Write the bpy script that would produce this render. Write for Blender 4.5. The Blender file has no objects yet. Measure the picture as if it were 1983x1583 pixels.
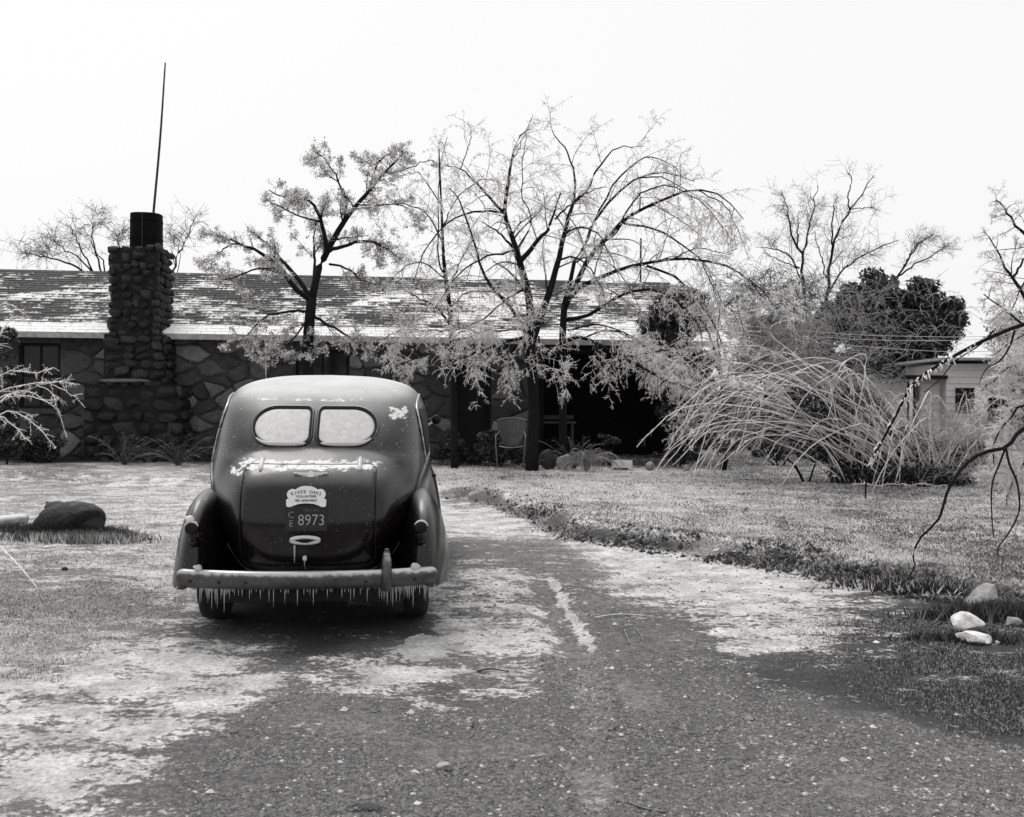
import bpy, math, random
import numpy as np
from mathutils import Matrix, Vector
random.seed(7); RNG = np.random.default_rng(7)
S = bpy.context.scene
COL = S.collection
# ---------------------------------------------------------------- camera
W_PX, H_PX, F_PX, CAM_H = 1983.0, 1583.0, 1950.0, 1.5
PITCH = math.atan((791.5 - 778.0) / F_PX); ROLL = math.radians(0.5)
FWD = np.array([0, math.cos(PITCH), -math.sin(PITCH)])
UP0 = np.array([0, math.sin(PITCH), math.cos(PITCH)])
RT0 = np.array([1.0, 0, 0])
RT = RT0 * math.cos(ROLL) + UP0 * math.sin(ROLL)
UP = -RT0 * math.sin(ROLL) + UP0 * math.cos(ROLL)
CAM = np.array([0, 0, CAM_H])
cd = bpy.data.cameras.new('camera'); cam = bpy.data.objects.new('camera', cd); COL.objects.link(cam)
cd.sensor_width = 36.0; cd.lens = 36.0 * F_PX / W_PX; cd.clip_end = 3000; cd.clip_start = 0.05
m = Matrix.Identity(4)
for r in range(3):
    m[r][0] = RT[r]; m[r][1] = UP[r]; m[r][2] = -FWD[r]; m[r][3] = CAM[r]
cam.matrix_world = m
S.camera = cam
cd.dof.use_dof = True; cd.dof.focus_distance = 9.5; cd.dof.aperture_fstop = 9.0
# ---------------------------------------------------------------- sky and sun
SUN_EL, SUN_AZ = math.radians(58), math.radians(-35)
wd = bpy.data.worlds.new('World'); S.world = wd; wd.use_nodes = True
nt = wd.node_tree; nt.nodes.clear()
sky = nt.nodes.new('ShaderNodeTexSky'); sky.sky_type = 'NISHITA'; sky.sun_disc = False
sky.sun_elevation = SUN_EL; sky.sun_rotation = SUN_AZ; sky.dust_density = 6.0; sky.air_density = 1.0
bw = nt.nodes.new('ShaderNodeRGBToBW'); mx = nt.nodes.new('ShaderNodeMix'); mx.data_type = 'RGBA'
mx.inputs[0].default_value = 0.88; mx.inputs[7].default_value = (8.75, 8.77, 8.79, 1)
bg = nt.nodes.new('ShaderNodeBackground'); bg.inputs[1].default_value = 0.1
ow = nt.nodes.new('ShaderNodeOutputWorld')
nt.links.new(sky.outputs[0], bw.inputs[0]); nt.links.new(bw.outputs[0], mx.inputs[6])
nt.links.new(mx.outputs[2], bg.inputs[0]); nt.links.new(bg.outputs[0], ow.inputs[0])
sl = bpy.data.lights.new('sun', 'SUN'); sl.energy = 1.3; sl.angle = math.radians(25); sl.color = (1, 0.985, 0.96)
so = bpy.data.objects.new('sun', sl); COL.objects.link(so)
sd = Vector((math.sin(SUN_AZ) * math.cos(SUN_EL), math.cos(SUN_AZ) * math.cos(SUN_EL), math.sin(SUN_EL)))
so.rotation_euler = sd.to_track_quat('Z', 'Y').to_euler(); so.location = (0, 0, 30)
S.view_settings.view_transform = 'Standard'; S.view_settings.look = 'None'
S.view_settings.exposure = 0.22; S.view_settings.gamma = 1.0; S.view_settings.use_curve_mapping = False
S.cycles.max_bounces = 6; S.cycles.transparent_max_bounces = 8; S.cycles.diffuse_bounces = 3

# ---------------------------------------------------------------- pixel <-> world
def at(px, py, d):
    """world point seen at photo pixel (px,py), d metres deep along the view axis"""
    return CAM + d * (FWD + RT * ((px - W_PX / 2) / F_PX) - UP * ((py - H_PX / 2) / F_PX))
def proj(P):
    Q = np.asarray(P) - CAM
    d = Q @ FWD
    d = np.where(np.abs(d) < 1e-3, 1e-3, d)
    return W_PX / 2 + F_PX * (Q @ RT) / d, H_PX / 2 - F_PX * (Q @ UP) / d, d
def sstep(a, b, x):
    t = np.clip((x - a) / (b - a), 0, 1); return t * t * (3 - 2 * t)
BERM_PX = [(845, 952), (900, 958), (960, 972), (1040, 1000), (1110, 1030), (1200, 1043), (1300, 1055), (1400, 1072), (1500, 1086), (1600, 1104), (1700, 1120), (1800, 1138), (1900, 1160), (2010, 1190)]
def flat_hit(px, py, z=0.0):
    d = FWD + RT * ((px - W_PX / 2) / F_PX) - UP * ((py - H_PX / 2) / F_PX)
    t = (z - CAM_H) / d[2]; return CAM + t * d
BERM = np.array([flat_hit(a, b, 0.04)[:2] for a, b in BERM_PX])
BERM = np.vstack([[BERM[0][0] - 9, BERM[0][1] + 2.2], BERM, [BERM[-1][0] + 3.0, BERM[-1][1] - 2.6], [BERM[-1][0] + 30, BERM[-1][1] - 5]])
def berm_dist(x, y):
    """signed distance to the verge line, positive on the lawn side"""
    x = np.asarray(x, float); y = np.asarray(y, float)
    best = np.full(x.shape, 1e9); sg = np.ones(x.shape)
    for (ax, ay), (bx, by) in zip(BERM[:-1], BERM[1:]):
        ux, uy = bx - ax, by - ay; L2 = ux * ux + uy * uy
        t = np.clip(((x - ax) * ux + (y - ay) * uy) / L2, 0, 1)
        dx, dy = x - ax - t * ux, y - ay - t * uy
        dd = np.hypot(dx, dy); c = ux * (y - ay) - uy * (x - ax)
        k = dd < best; best = np.where(k, dd, best); sg = np.where(k, np.sign(c), sg)
    return best * sg
def vnoise(x, y, seed=0):
    """cheap smooth value noise"""
    x = np.asarray(x, float); y = np.asarray(y, float)
    xi = np.floor(x).astype(np.int64); yi = np.floor(y).astype(np.int64); fx = x - xi; fy = y - yi
    fx = fx * fx * (3 - 2 * fx); fy = fy * fy * (3 - 2 * fy)
    def h(a, b):
        n = (a * 374761393 + b * 668265263 + seed * 974634777) & 0xffffffff
        n = ((n ^ (n >> 13)) * 1274126177) & 0xffffffff
        return ((n ^ (n >> 16)) & 0xffff) / 65535.0
    return (h(xi, yi) * (1 - fx) + h(xi + 1, yi) * fx) * (1 - fy) + (h(xi, yi + 1) * (1 - fx) + h(xi + 1, yi + 1) * fx) * fy
def gz(x, y):
    d = berm_dist(x, y)
    z = 0.12 * sstep(-0.05, 0.28, d + 0.12 * (vnoise(np.asarray(x) * 3, np.asarray(y) * 3, 3) - .5))
    z = z + 0.03 * np.exp(-((d - .25) / .3) ** 2)
    z = z + 0.05 * (vnoise(np.asarray(x) * .7, np.asarray(y) * .7, 1) - .5) * sstep(3, 6, np.asarray(y)) + 0.012 * (vnoise(np.asarray(x) * 5, np.asarray(y) * 5, 2) - .5)
    # wheel ruts
    for x0, y0, x1, y1 in RUTS:
        ux, uy = x1 - x0, y1 - y0; L = math.hypot(ux, uy); ux /= L; uy /= L
        s = (x - x0) * ux + (y - y0) * uy; q = (x - x0) * uy - (y - y0) * ux
        z = z - 0.03 * np.exp(-(q / .11) ** 2) * sstep(-.4, .2, s) * (1 - sstep(L - .3, L + .6, s)) + 0.012 * np.exp(-((np.abs(q) - .2) / .07) ** 2) * sstep(-.4, .2, s) * (1 - sstep(L - .3, L + .6, s))
    return z
_r = [flat_hit(*p)[:2] for p in ((1150, 1580), (1130, 1270), (1110, 1265), (1050, 1125), (880, 1060), (1060, 1045))]
RUTS = [(*_r[0], *_r[1]), (*_r[2], *_r[3])]
def ground(px, py, dz=0.0):
    z = 0.0
    for _ in range(5):
        p = flat_hit(px, py, z); z = float(gz(np.array(p[0]), np.array(p[1])))
    return Vector((p[0], p[1], z + dz))
def gpt(x, y, dz=0.0):
    return Vector((x, y, float(gz(np.array(x), np.array(y))) + dz))

# ---------------------------------------------------------------- materials
MATS = {}
def mat(name, col, rough=0.7, metal=0.0, noise=None, bump=None, frost=None, spec=0.5, coat=0.0, extra=None, coords='Position'):
    """noise=(scale,amount) tonal mottling; bump=(scale,strength,dist); frost=(colour, normal-z start, end, noise scale)"""
    M = bpy.data.materials.new(name); M.use_nodes = True; N = M.node_tree.nodes; L = M.node_tree.links
    b = N['Principled BSDF']; b.inputs['Roughness'].default_value = rough; b.inputs['Metallic'].default_value = metal
    b.inputs['Specular IOR Level'].default_value = spec; b.inputs['Coat Weight'].default_value = coat
    if not isinstance(col, (tuple, list)): col = (col * 1.01, col, col * .985)
    src = None
    geo = N.new('ShaderNodeNewGeometry'); tc = N.new('ShaderNodeTexCoord')
    P = geo.outputs['Position'] if coords == 'Position' else tc.outputs['Object']
    rgb = N.new('ShaderNodeRGB'); rgb.outputs[0].default_value = (*col, 1); cur = rgb.outputs[0]
    if noise:
        n = N.new('ShaderNodeTexNoise'); n.inputs['Scale'].default_value = noise[0]; n.inputs['Detail'].default_value = 6; n.inputs['Roughness'].default_value = .65
        L.new(P, n.inputs['Vector'])
        mr = N.new('ShaderNodeMapRange'); mr.inputs[1].default_value = .3; mr.inputs[2].default_value = .7
        mr.inputs[3].default_value = 1 - noise[1]; mr.inputs[4].default_value = 1 + noise[1]; L.new(n.outputs[0], mr.inputs[0])
        mu = N.new('ShaderNodeVectorMath'); mu.operation = 'SCALE'; L.new(cur, mu.inputs[0]); L.new(mr.outputs[0], mu.inputs['Scale']); cur = mu.outputs[0]
    if frost:
        fc, a, c, sc = frost
        sep = N.new('ShaderNodeSeparateXYZ'); L.new(geo.outputs['Normal'], sep.inputs[0])
        n2 = N.new('ShaderNodeTexNoise'); n2.inputs['Scale'].default_value = sc; n2.inputs['Detail'].default_value = 5; L.new(P, n2.inputs['Vector'])
        ad = N.new('ShaderNodeMath'); ad.operation = 'MULTIPLY_ADD'; ad.inputs[1].default_value = .8; L.new(n2.outputs[0], ad.inputs[0]); L.new(sep.outputs[2], ad.inputs[2])
        mr2 = N.new('ShaderNodeMapRange'); mr2.inputs[1].default_value = a + .4; mr2.inputs[2].default_value = c + .4; L.new(ad.outputs[0], mr2.inputs[0])
        mi = N.new('ShaderNodeMix'); mi.data_type = 'RGBA'; L.new(mr2.outputs[0], mi.inputs[0]); L.new(cur, mi.inputs[6]); mi.inputs[7].default_value = (fc * 1.0, fc, fc * .985, 1); cur = mi.outputs[2]
    if bump:
        n3 = N.new('ShaderNodeTexNoise'); n3.inputs['Scale'].default_value = bump[0]; n3.inputs['Detail'].default_value = 6; L.new(P, n3.inputs['Vector'])
        bp = N.new('ShaderNodeBump'); bp.inputs['Strength'].default_value = bump[1]; bp.inputs['Distance'].default_value = bump[2]; L.new(n3.outputs[0], bp.inputs['Height']); L.new(bp.outputs[0], b.inputs['Normal'])
    L.new(cur, b.inputs['Base Color'])
    MATS[name] = M
    if extra: extra(M, N, L, b, cur, P)
    return M
def translucent(amount):
    def f(M, N, L, b, cur, P):
        t = N.new('ShaderNodeBsdfTranslucent'); L.new(cur, t.inputs[0]); ms = N.new('ShaderNodeMixShader'); ms.inputs[0].default_value = amount
        L.new(b.outputs[0], ms.inputs[1]); L.new(t.outputs[0], ms.inputs[2]); L.new(ms.outputs[0], N['Material Output'].inputs[0])
    return f
mat('bark', .010, .85, spec=.15, noise=(14, .4), bump=(40, .5, .01))
mat('bark_icy', .045, .45, noise=(16, .5), bump=(60, .4, .006), frost=(.45, .55, 1.2, 9))
mat('ice_twig', .93, .22, spec=.8, noise=(7, .30), extra=translucent(.45))
mat('ice_twig_dull', .42, .4, noise=(5, .45), extra=translucent(.35))
mat('ice_fluff', .80, .45, noise=(4, .35), extra=translucent(.5))
mat('far_twig', .12, .7, noise=(3, .4), extra=translucent(.2))
mat('ice', .82, .18, noise=(9, .1), bump=(60, .3, .004), extra=translucent(.4))
mat('icicle_ice', .70, .08, spec=.8, extra=translucent(.5))
mat('evergreen', .026, .55, noise=(2.5, .6))
mat('evergreen_frost', .17, .5, noise=(3, .5))
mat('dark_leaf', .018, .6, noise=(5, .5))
mat('grass_frost', .62, .5, noise=(1.6, .35), extra=translucent(.3))
mat('grass_dark', .12, .7, noise=(2, .5))
mat('grass_black', .02, .8, noise=(2, .5))
mat('soil', .022, .9, noise=(9, .6), bump=(30, .6, .02), frost=(.35, .75, 1.3, 14))
mat('pebble', .15, .6, noise=(40, .8))
mat('pebble_icy', .55, .4, noise=(23, .3))
mat('mortar', .050, .95, noise=(4, .4), bump=(30, .6, .02))
for i, v in enumerate((.030, .040, .055, .075, .11, .19)):
    mat('stone_%d' % i, v, .85, noise=(7, .4), bump=(22, .7, .02))
for i, v in enumerate((.005, .008, .012, .024)):
    mat('chimney_stone_%d' % i, v, .8, noise=(9, .6), bump=(25, .9, .03))
mat('chimney_core', .006, .95)
mat('flue', .004, .8, spec=.1, noise=(6, .4), bump=(12, .3, .01))
mat('iron', .02, .5, .6)
mat('wood_dark', .010, .85, spec=.2, noise=(8, .4), bump=(30, .3, .01))
mat('wood_grey', .09, .8, noise=(5, .4), bump=(30, .3, .01), frost=(.45, .5, 1.1, 8))
mat('fascia', .30, .7, noise=(7, .4))
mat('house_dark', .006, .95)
mat('glass_dark', .012, .12, spec=.25)
mat('chair_metal', .06, .4, .2, noise=(6, .4), frost=(.5, .5, 1.2, 20))
mat('chair_pale', .14, .45)
mat('siding', .62, .7, noise=(1.2, .14), bump=(12, .15, .01))
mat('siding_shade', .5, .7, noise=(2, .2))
mat('tin_roof', .33, .6, noise=(3, .3))
mat('white_rock', .80, .6, noise=(14, .35), bump=(22, .9, .03))
mat('grey_rock', .24, .8, noise=(6, .5), bump=(20, .9, .03), frost=(.45, .6, 1.4, 9))
mat('stump_wood', .022, .85, noise=(8, .6), bump=(14, 1.0, .06), frost=(.16, .8, 1.6, 10))
mat('log_icy', .25, .5, noise=(7, .5), bump=(18, .6, .02), frost=(.75, .2, .8, 9))
mat('wire', .5, .5)
mat('white_paint', .75, .6, noise=(3, .15))
mat('box_white', .62, .6, noise=(12, .2))

# shingles: dark mineral surface with snow lying in ragged streaks along the courses
def shingle_snow(M, N, L, b, cur, P):
    sep = N.new('ShaderNodeSeparateXYZ'); L.new(P, sep.inputs[0])
    def op(o, a, c, d=None):
        q = N.new('ShaderNodeMath'); q.operation = o
        for i, v in enumerate((a, c, d)):
            if v is None: continue
            if isinstance(v, (int, float)): q.inputs[i].default_value = v
            else: L.new(v, q.inputs[i])
        return q.outputs[0]
    def mr(src, a, c, lo=0., hi=1.):
        q = N.new('ShaderNodeMapRange'); q.inputs[1].default_value = a; q.inputs[2].default_value = c; q.inputs[3].default_value = lo; q.inputs[4].default_value = hi; L.new(src, q.inputs[0]); return q.outputs[0]
    k = op('DIVIDE', op('SUBTRACT', sep.outputs[2], 2.937), .0717)
    ki = op('FLOOR', k, None); f = op('SUBTRACT', k, ki)
    cv = N.new('ShaderNodeCombineXYZ'); L.new(sep.outputs[0], cv.inputs[0]); L.new(op('MULTIPLY', ki, 3.7), cv.inputs[1])
    n = N.new('ShaderNodeTexNoise'); n.inputs['Scale'].default_value = 1.5; n.inputs['Detail'].default_value = 8; n.inputs['Roughness'].default_value = .78; L.new(cv.outputs[0], n.inputs['Vector'])
    mp2 = N.new('ShaderNodeMapping'); mp2.inputs['Scale'].default_value = (.5, .5, 1.6); L.new(P, mp2.inputs[0])
    n2 = N.new('ShaderNodeTexNoise'); n2.inputs['Scale'].default_value = 1.3; n2.inputs['Detail'].default_value = 4; L.new(mp2.outputs[0], n2.inputs['Vector'])
    n3 = N.new('ShaderNodeTexNoise'); n3.inputs['Scale'].default_value = 26; n3.inputs['Detail'].default_value = 3; L.new(P, n3.inputs['Vector'])
    v = op('ADD', op('MULTIPLY', n2.outputs[0], .7), n.outputs[0])
    v = op('ADD', v, op('MULTIPLY', n3.outputs[0], .12))
    v = op('ADD', v, mr(sep.outputs[2], 3.20, 3.12, 0, .42))
    v = op('ADD', v, mr(sep.outputs[2], 4.2, 4.72, 0, -.10))
    v = op('ADD', v, mr(sep.outputs[0], -6, -2, 0, .07))
    v = op('SUBTRACT', v, op('MULTIPLY', f, .17))
    r = mr(v, .872, .92)
    mi = N.new('ShaderNodeMix'); mi.data_type = 'RGBA'; L.new(r, mi.inputs[0]); L.new(cur, mi.inputs[6]); mi.inputs[7].default_value = (.88, .88, .87, 1)
    L.new(mi.outputs[2], b.inputs['Base Color'])
mat('shingle', .036, .85, noise=(9, .35), bump=(60, .4, .004), extra=shingle_snow)

# car paint: dark enamel under a skin of ice, crusted where the photo shows it
def paint_frost(M, N, L, b, cur, P):
    geo = N.new('ShaderNodeNewGeometry'); tc = N.new('ShaderNodeTexCoord'); O = tc.outputs['Object']
    sn = N.new('ShaderNodeSeparateXYZ'); L.new(geo.outputs['Normal'], sn.inputs[0])
    so_ = N.new('ShaderNodeSeparateXYZ'); L.new(O, so_.inputs[0])
    fine = N.new('ShaderNodeTexNoise'); fine.inputs['Scale'].default_value = 170; fine.inputs['Detail'].default_value = 3; L.new(O, fine.inputs['Vector'])
    big = N.new('ShaderNodeTexNoise'); big.inputs['Scale'].default_value = 5; big.inputs['Detail'].default_value = 4; L.new(O, big.inputs['Vector'])
    def mr(src, a, c, lo=0., hi=1.):
        q = N.new('ShaderNodeMapRange'); q.inputs[1].default_value = a; q.inputs[2].default_value = c; q.inputs[3].default_value = lo; q.inputs[4].default_value = hi; q.interpolation_type = 'SMOOTHSTEP'; L.new(src, q.inputs[0]); return q.outputs[0]
    def mul(a, c):
        q = N.new('ShaderNodeMath'); q.operation = 'MULTIPLY'
        L.new(a, q.inputs[0])
        if isinstance(c, float): q.inputs[1].default_value = c
        else: L.new(c, q.inputs[1])
        return q.outputs[0]
    def op(o, a, c):
        q = N.new('ShaderNodeMath'); q.operation = o; L.new(a, q.inputs[0])
        if isinstance(c, float): q.inputs[1].default_value = c
        else: L.new(c, q.inputs[1])
        return q.outputs[0]
    # thin rime building up on upward faces
    rime = mul(op('ADD', op('POWER', mr(sn.outputs[2], .42, 1.0), 1.9), .0), mr(fine.outputs[0], .25, .75, .72, 1.0))
    rime = mul(rime, mr(big.outputs[0], .2, .8, .85, 1.05))
    rime = mul(rime, mr(so_.outputs[2], .95, 1.58, .36, 1.0))
    # crusty flakes
    mp = N.new('ShaderNodeMapping'); mp.inputs['Scale'].default_value = (1, 1, 2.6); L.new(O, mp.inputs[0])
    cr = N.new('ShaderNodeTexNoise'); cr.inputs['Scale'].default_value = 17; cr.inputs['Detail'].default_value = 8; cr.inputs['Roughness'].default_value = .72; L.new(mp.outputs[0], cr.inputs['Vector'])
    def band(z0, z1, x0, x1, f=.03, fx=.12):
        z = mul(mr(so_.outputs[2], z0 - f, z0 + f), mr(so_.outputs[2], z1 + f, z1 - f))
        x = mul(mr(so_.outputs[0], x0 - fx, x0 + fx), mr(so_.outputs[0], x1 + fx, x1 - fx))
        return mul(z, x)
    bands = [band(1.045, 1.115, -.50, .44, .03), band(1.492, 1.512, -.5, .34, .02), band(1.37, 1.46, .47, .62, .02, .04), band(1.0, 1.06, -.56, -.42, .03, .05)]
    bsum = bands[0]
    for q in bands[1:]: bsum = op('MAXIMUM', bsum, q)
    crust = mr(op('ADD', mul(bsum, .30), cr.outputs[0]), .70, .77)
    crust = mul(crust, mr(bsum, .02, .2))
    sp2 = N.new('ShaderNodeTexNoise'); sp2.inputs['Scale'].default_value = 75; sp2.inputs['Detail'].default_value = 4; L.new(O, sp2.inputs['Vector'])
    specks = mul(mr(op('ADD', sp2.outputs[0], mul(big.outputs[0], .25)), .80, .84), mr(so_.outputs[2], .85, 1.3, .15, .8)); crust = op('MAXIMUM', crust, specks)
    mi = N.new('ShaderNodeMix'); mi.data_type = 'RGBA'; L.new(mul(rime, .95), mi.inputs[0]); L.new(cur, mi.inputs[6]); mi.inputs[7].default_value = (.80, .80, .79, 1)
    mi2 = N.new('ShaderNodeMix'); mi2.data_type = 'RGBA'; L.new(crust, mi2.inputs[0]); L.new(mi.outputs[2], mi2.inputs[6]); mi2.inputs[7].default_value = (.8, .8, .79, 1)
    b.inputs['Coat Roughness'].default_value = .14; L.new(mr(op('MAXIMUM', rime, crust), 0, .5, .5, .0), b.inputs['Coat Weight'])
    L.new(mi2.outputs[2], b.inputs['Base Color'])
    L.new(mr(op('MAXIMUM', rime, crust), 0, 1, .34, .65), b.inputs['Roughness'])
    bp = N.new('ShaderNodeBump'); bp.inputs['Strength'].default_value = .25; bp.inputs['Distance'].default_value = .004
    L.new(op('ADD', mul(crust, 1.2), op('MULTIPLY', fine.outputs[0], .35)), bp.inputs['Height']); L.new(bp.outputs[0], b.inputs['Normal'])
mat('car_paint', (.0050, .0042, .0038), .34, spec=.12, coat=.45, extra=paint_frost, coords='Object')
mat('rubber', .012, .8, bump=(60, .3, .004), coords='Object')
mat('underside', .008, .9)
mat('bumper_metal', .07, .32, .45, noise=(14, .4), bump=(60, .3, .003), frost=(.50, .22, .62, 24))
mat('chrome', .55, .18, .9)
mat('lens_dark', .006, .5, spec=.2)
mat('frosted_glass', .56, .55, noise=(26, .16), bump=(140, .5, .003), coords='Object')
mat('plate_black', .006, .5)
mat('plate_paint', .34, .5)
mat('sign_white', .80, .5, noise=(30, .08))
mat('sign_ink', .045, .6)
mat('seam', .003, .9)

# ---------------------------------------------------------------- mesh helpers
def link(o, parent=None):
    COL.objects.link(o)
    if parent is not None: o.parent = parent
    return o
def mesh_data(name, V, F, m_, smooth=True, fm=None):
    me = bpy.data.meshes.new(name)
    V = np.asarray(V, np.float32)
    groups = F if isinstance(F, list) and len(F) and isinstance(F[0], np.ndarray) and F[0].ndim == 2 else None
    if groups is None:
        me.from_pydata([tuple(map(float, v)) for v in V], [], [tuple(int(i) for i in f) for f in F])
    else:
        nl = sum(g.size for g in groups); nf = sum(len(g) for g in groups)
        me.vertices.add(len(V)); me.vertices.foreach_set('co', V.ravel())
        me.loops.add(nl); me.loops.foreach_set('vertex_index', np.concatenate([g.ravel() for g in groups]).astype(np.int32))
        st = []; k = 0
        for g in groups:
            st.append(k + np.arange(len(g)) * g.shape[1]); k += g.size
        me.polygons.add(nf); me.polygons.foreach_set('loop_start', np.concatenate(st).astype(np.int32))
        me.update(calc_edges=True)
    for q in (m_ if isinstance(m_, (list, tuple)) else [m_]): me.materials.append(MATS[q])
    if fm is not None: me.polygons.foreach_set('material_index', np.asarray(fm, np.int32))
    me.polygons.foreach_set('use_smooth', np.full(len(me.polygons), smooth))
    me.update(); return me
def mk(name, V, F, m_, parent=None, smooth=True, fm=None, kind=None, label=None):
    o = bpy.data.objects.new(name, mesh_data(name, V, F, m_, smooth, fm))
    link(o, parent)
    if kind: o['kind'] = kind
    if label: o['label'] = label
    return o
def thing(name, label, cat, loc=(0, 0, 0), rz=0.0, group=None):
    o = bpy.data.objects.new(name, None); o.empty_display_size = .2; link(o)
    o.location = loc; o.rotation_euler = (0, 0, rz); tag(o, label, cat, group); return o
def tag(o, label, cat, group=None):
    o['label'] = label; o['category'] = cat
    if group: o['group'] = group
    return o
def box(x0, x1, y0, y1, z0, z1, jit=0.0):
    V = [(x, y, z) for z in (z0, z1) for y in (y0, y1) for x in (x0, x1)]
    if jit: V = [tuple(c + random.uniform(-jit, jit) for c in v) for v in V]
    F = [(0, 2, 3, 1), (4, 5, 7, 6), (0, 1, 5, 4), (2, 6, 7, 3), (0, 4, 6, 2), (1, 3, 7, 5)]
    return V, F
def join(parts):
    V = []; F = []
    for v, f in parts:
        k = len(V); V += [tuple(q) for q in v]; F += [tuple(i + k for i in q) for q in f]
    return V, F
def catmull(P, n):
    P = np.asarray(P, float); Q = np.vstack([2 * P[0] - P[1], P, 2 * P[-1] - P[-2]])
    seg = np.linspace(0, len(P) - 1 - 1e-9, n); i = seg.astype(int); t = (seg - i)[:, None]
    a, b_, c, d = Q[i], Q[i + 1], Q[i + 2], Q[i + 3]
    return .5 * (2 * b_ + (c - a) * t + (2 * a - 5 * b_ + 4 * c - d) * t ** 2 + (3 * b_ - a - 3 * c + d) * t ** 3)
def tubes(P, R, k=4, cap=False):
    """P (M,N,3) polylines, R (M,N) radii -> verts, [quads]"""
    P = np.asarray(P, float); R = np.asarray(R, float); M, N, _ = P.shape
    T = np.gradient(P, axis=1); T /= np.linalg.norm(T, axis=2, keepdims=True) + 1e-9
    ref = np.where(np.abs(T[..., 2:3]) > .9, np.array([1., 0, 0]), np.array([0, 0, 1.]))
    A = np.cross(T, ref); A /= np.linalg.norm(A, axis=2, keepdims=True) + 1e-9; B = np.cross(T, A)
    ang = np.arange(k) * 2 * math.pi / k
    V = P[:, :, None] + R[:, :, None, None] * (A[:, :, None] * np.cos(ang)[:, None] + B[:, :, None] * np.sin(ang)[:, None])
    idx = np.arange(M * N * k).reshape(M, N, k)
    a = idx[:, :-1]; b_ = idx[:, 1:]
    Q = np.stack([a, np.roll(a, -1, 2), np.roll(b_, -1, 2), b_], -1).reshape(-1, 4)
    F = [Q]
    if cap:
        if k == 4: F = [np.vstack([Q, idx[:, 0, ::-1], idx[:, -1]])]
        else: F.append(np.vstack([idx[:, 0, ::-1], idx[:, -1]]))
    return V.reshape(-1, 3), F
def merge(L):
    """join several (V,[F...]) with faces of mixed size"""
    Vs = []; G = {}; k = 0
    for V, F in L:
        for g in F: G.setdefault(g.shape[1], []).append(g + k)
        Vs.append(V); k += len(V)
    return np.vstack(Vs), [np.vstack(G[q]) for q in sorted(G)]
def tube1(pts, r, k=8, n=None, cap=True):
    pts = np.asarray(pts, float)
    if n: pts = catmull(pts, n)
    r = np.full(len(pts), r) if np.isscalar(r) else np.interp(np.linspace(0, 1, len(pts)), np.linspace(0, 1, len(r)), r)
    return tubes(pts[None], r[None], k, cap)
def facet(V, seed, n=14, d0=.62):
    r = np.random.default_rng(seed); V = V.copy()
    for _ in range(n):
        q = r.normal(size=3); q /= np.linalg.norm(q); e = V @ q - r.uniform(d0, .95); V -= np.clip(e, 0, None)[:, None] * q * .92
    return V
_ico = None
def blob(rx, ry, rz, seed, rough=.15, sub=2, square=1.0, cuts=0):
    import bmesh
    bm = bmesh.new(); bmesh.ops.create_icosphere(bm, subdivisions=sub, radius=1)
    V = np.array([v.co[:] for v in bm.verts]); F = np.array([[v.index for v in f.verts] for f in bm.faces]); bm.free()
    r = np.random.default_rng(seed); D = r.normal(size=(7, 3)); ph = r.uniform(0, 6, 7)
    d = sum(np.sin(V @ D[i] * 2.2 + ph[i]) for i in range(7)) / 7
    V = V * (1 + rough * 2 * d)[:, None]
    V = np.sign(V) * np.abs(V) ** square
    if cuts: V = facet(V, seed + 5, cuts)
    return V * np.array([rx, ry, rz]), [F]
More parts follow.
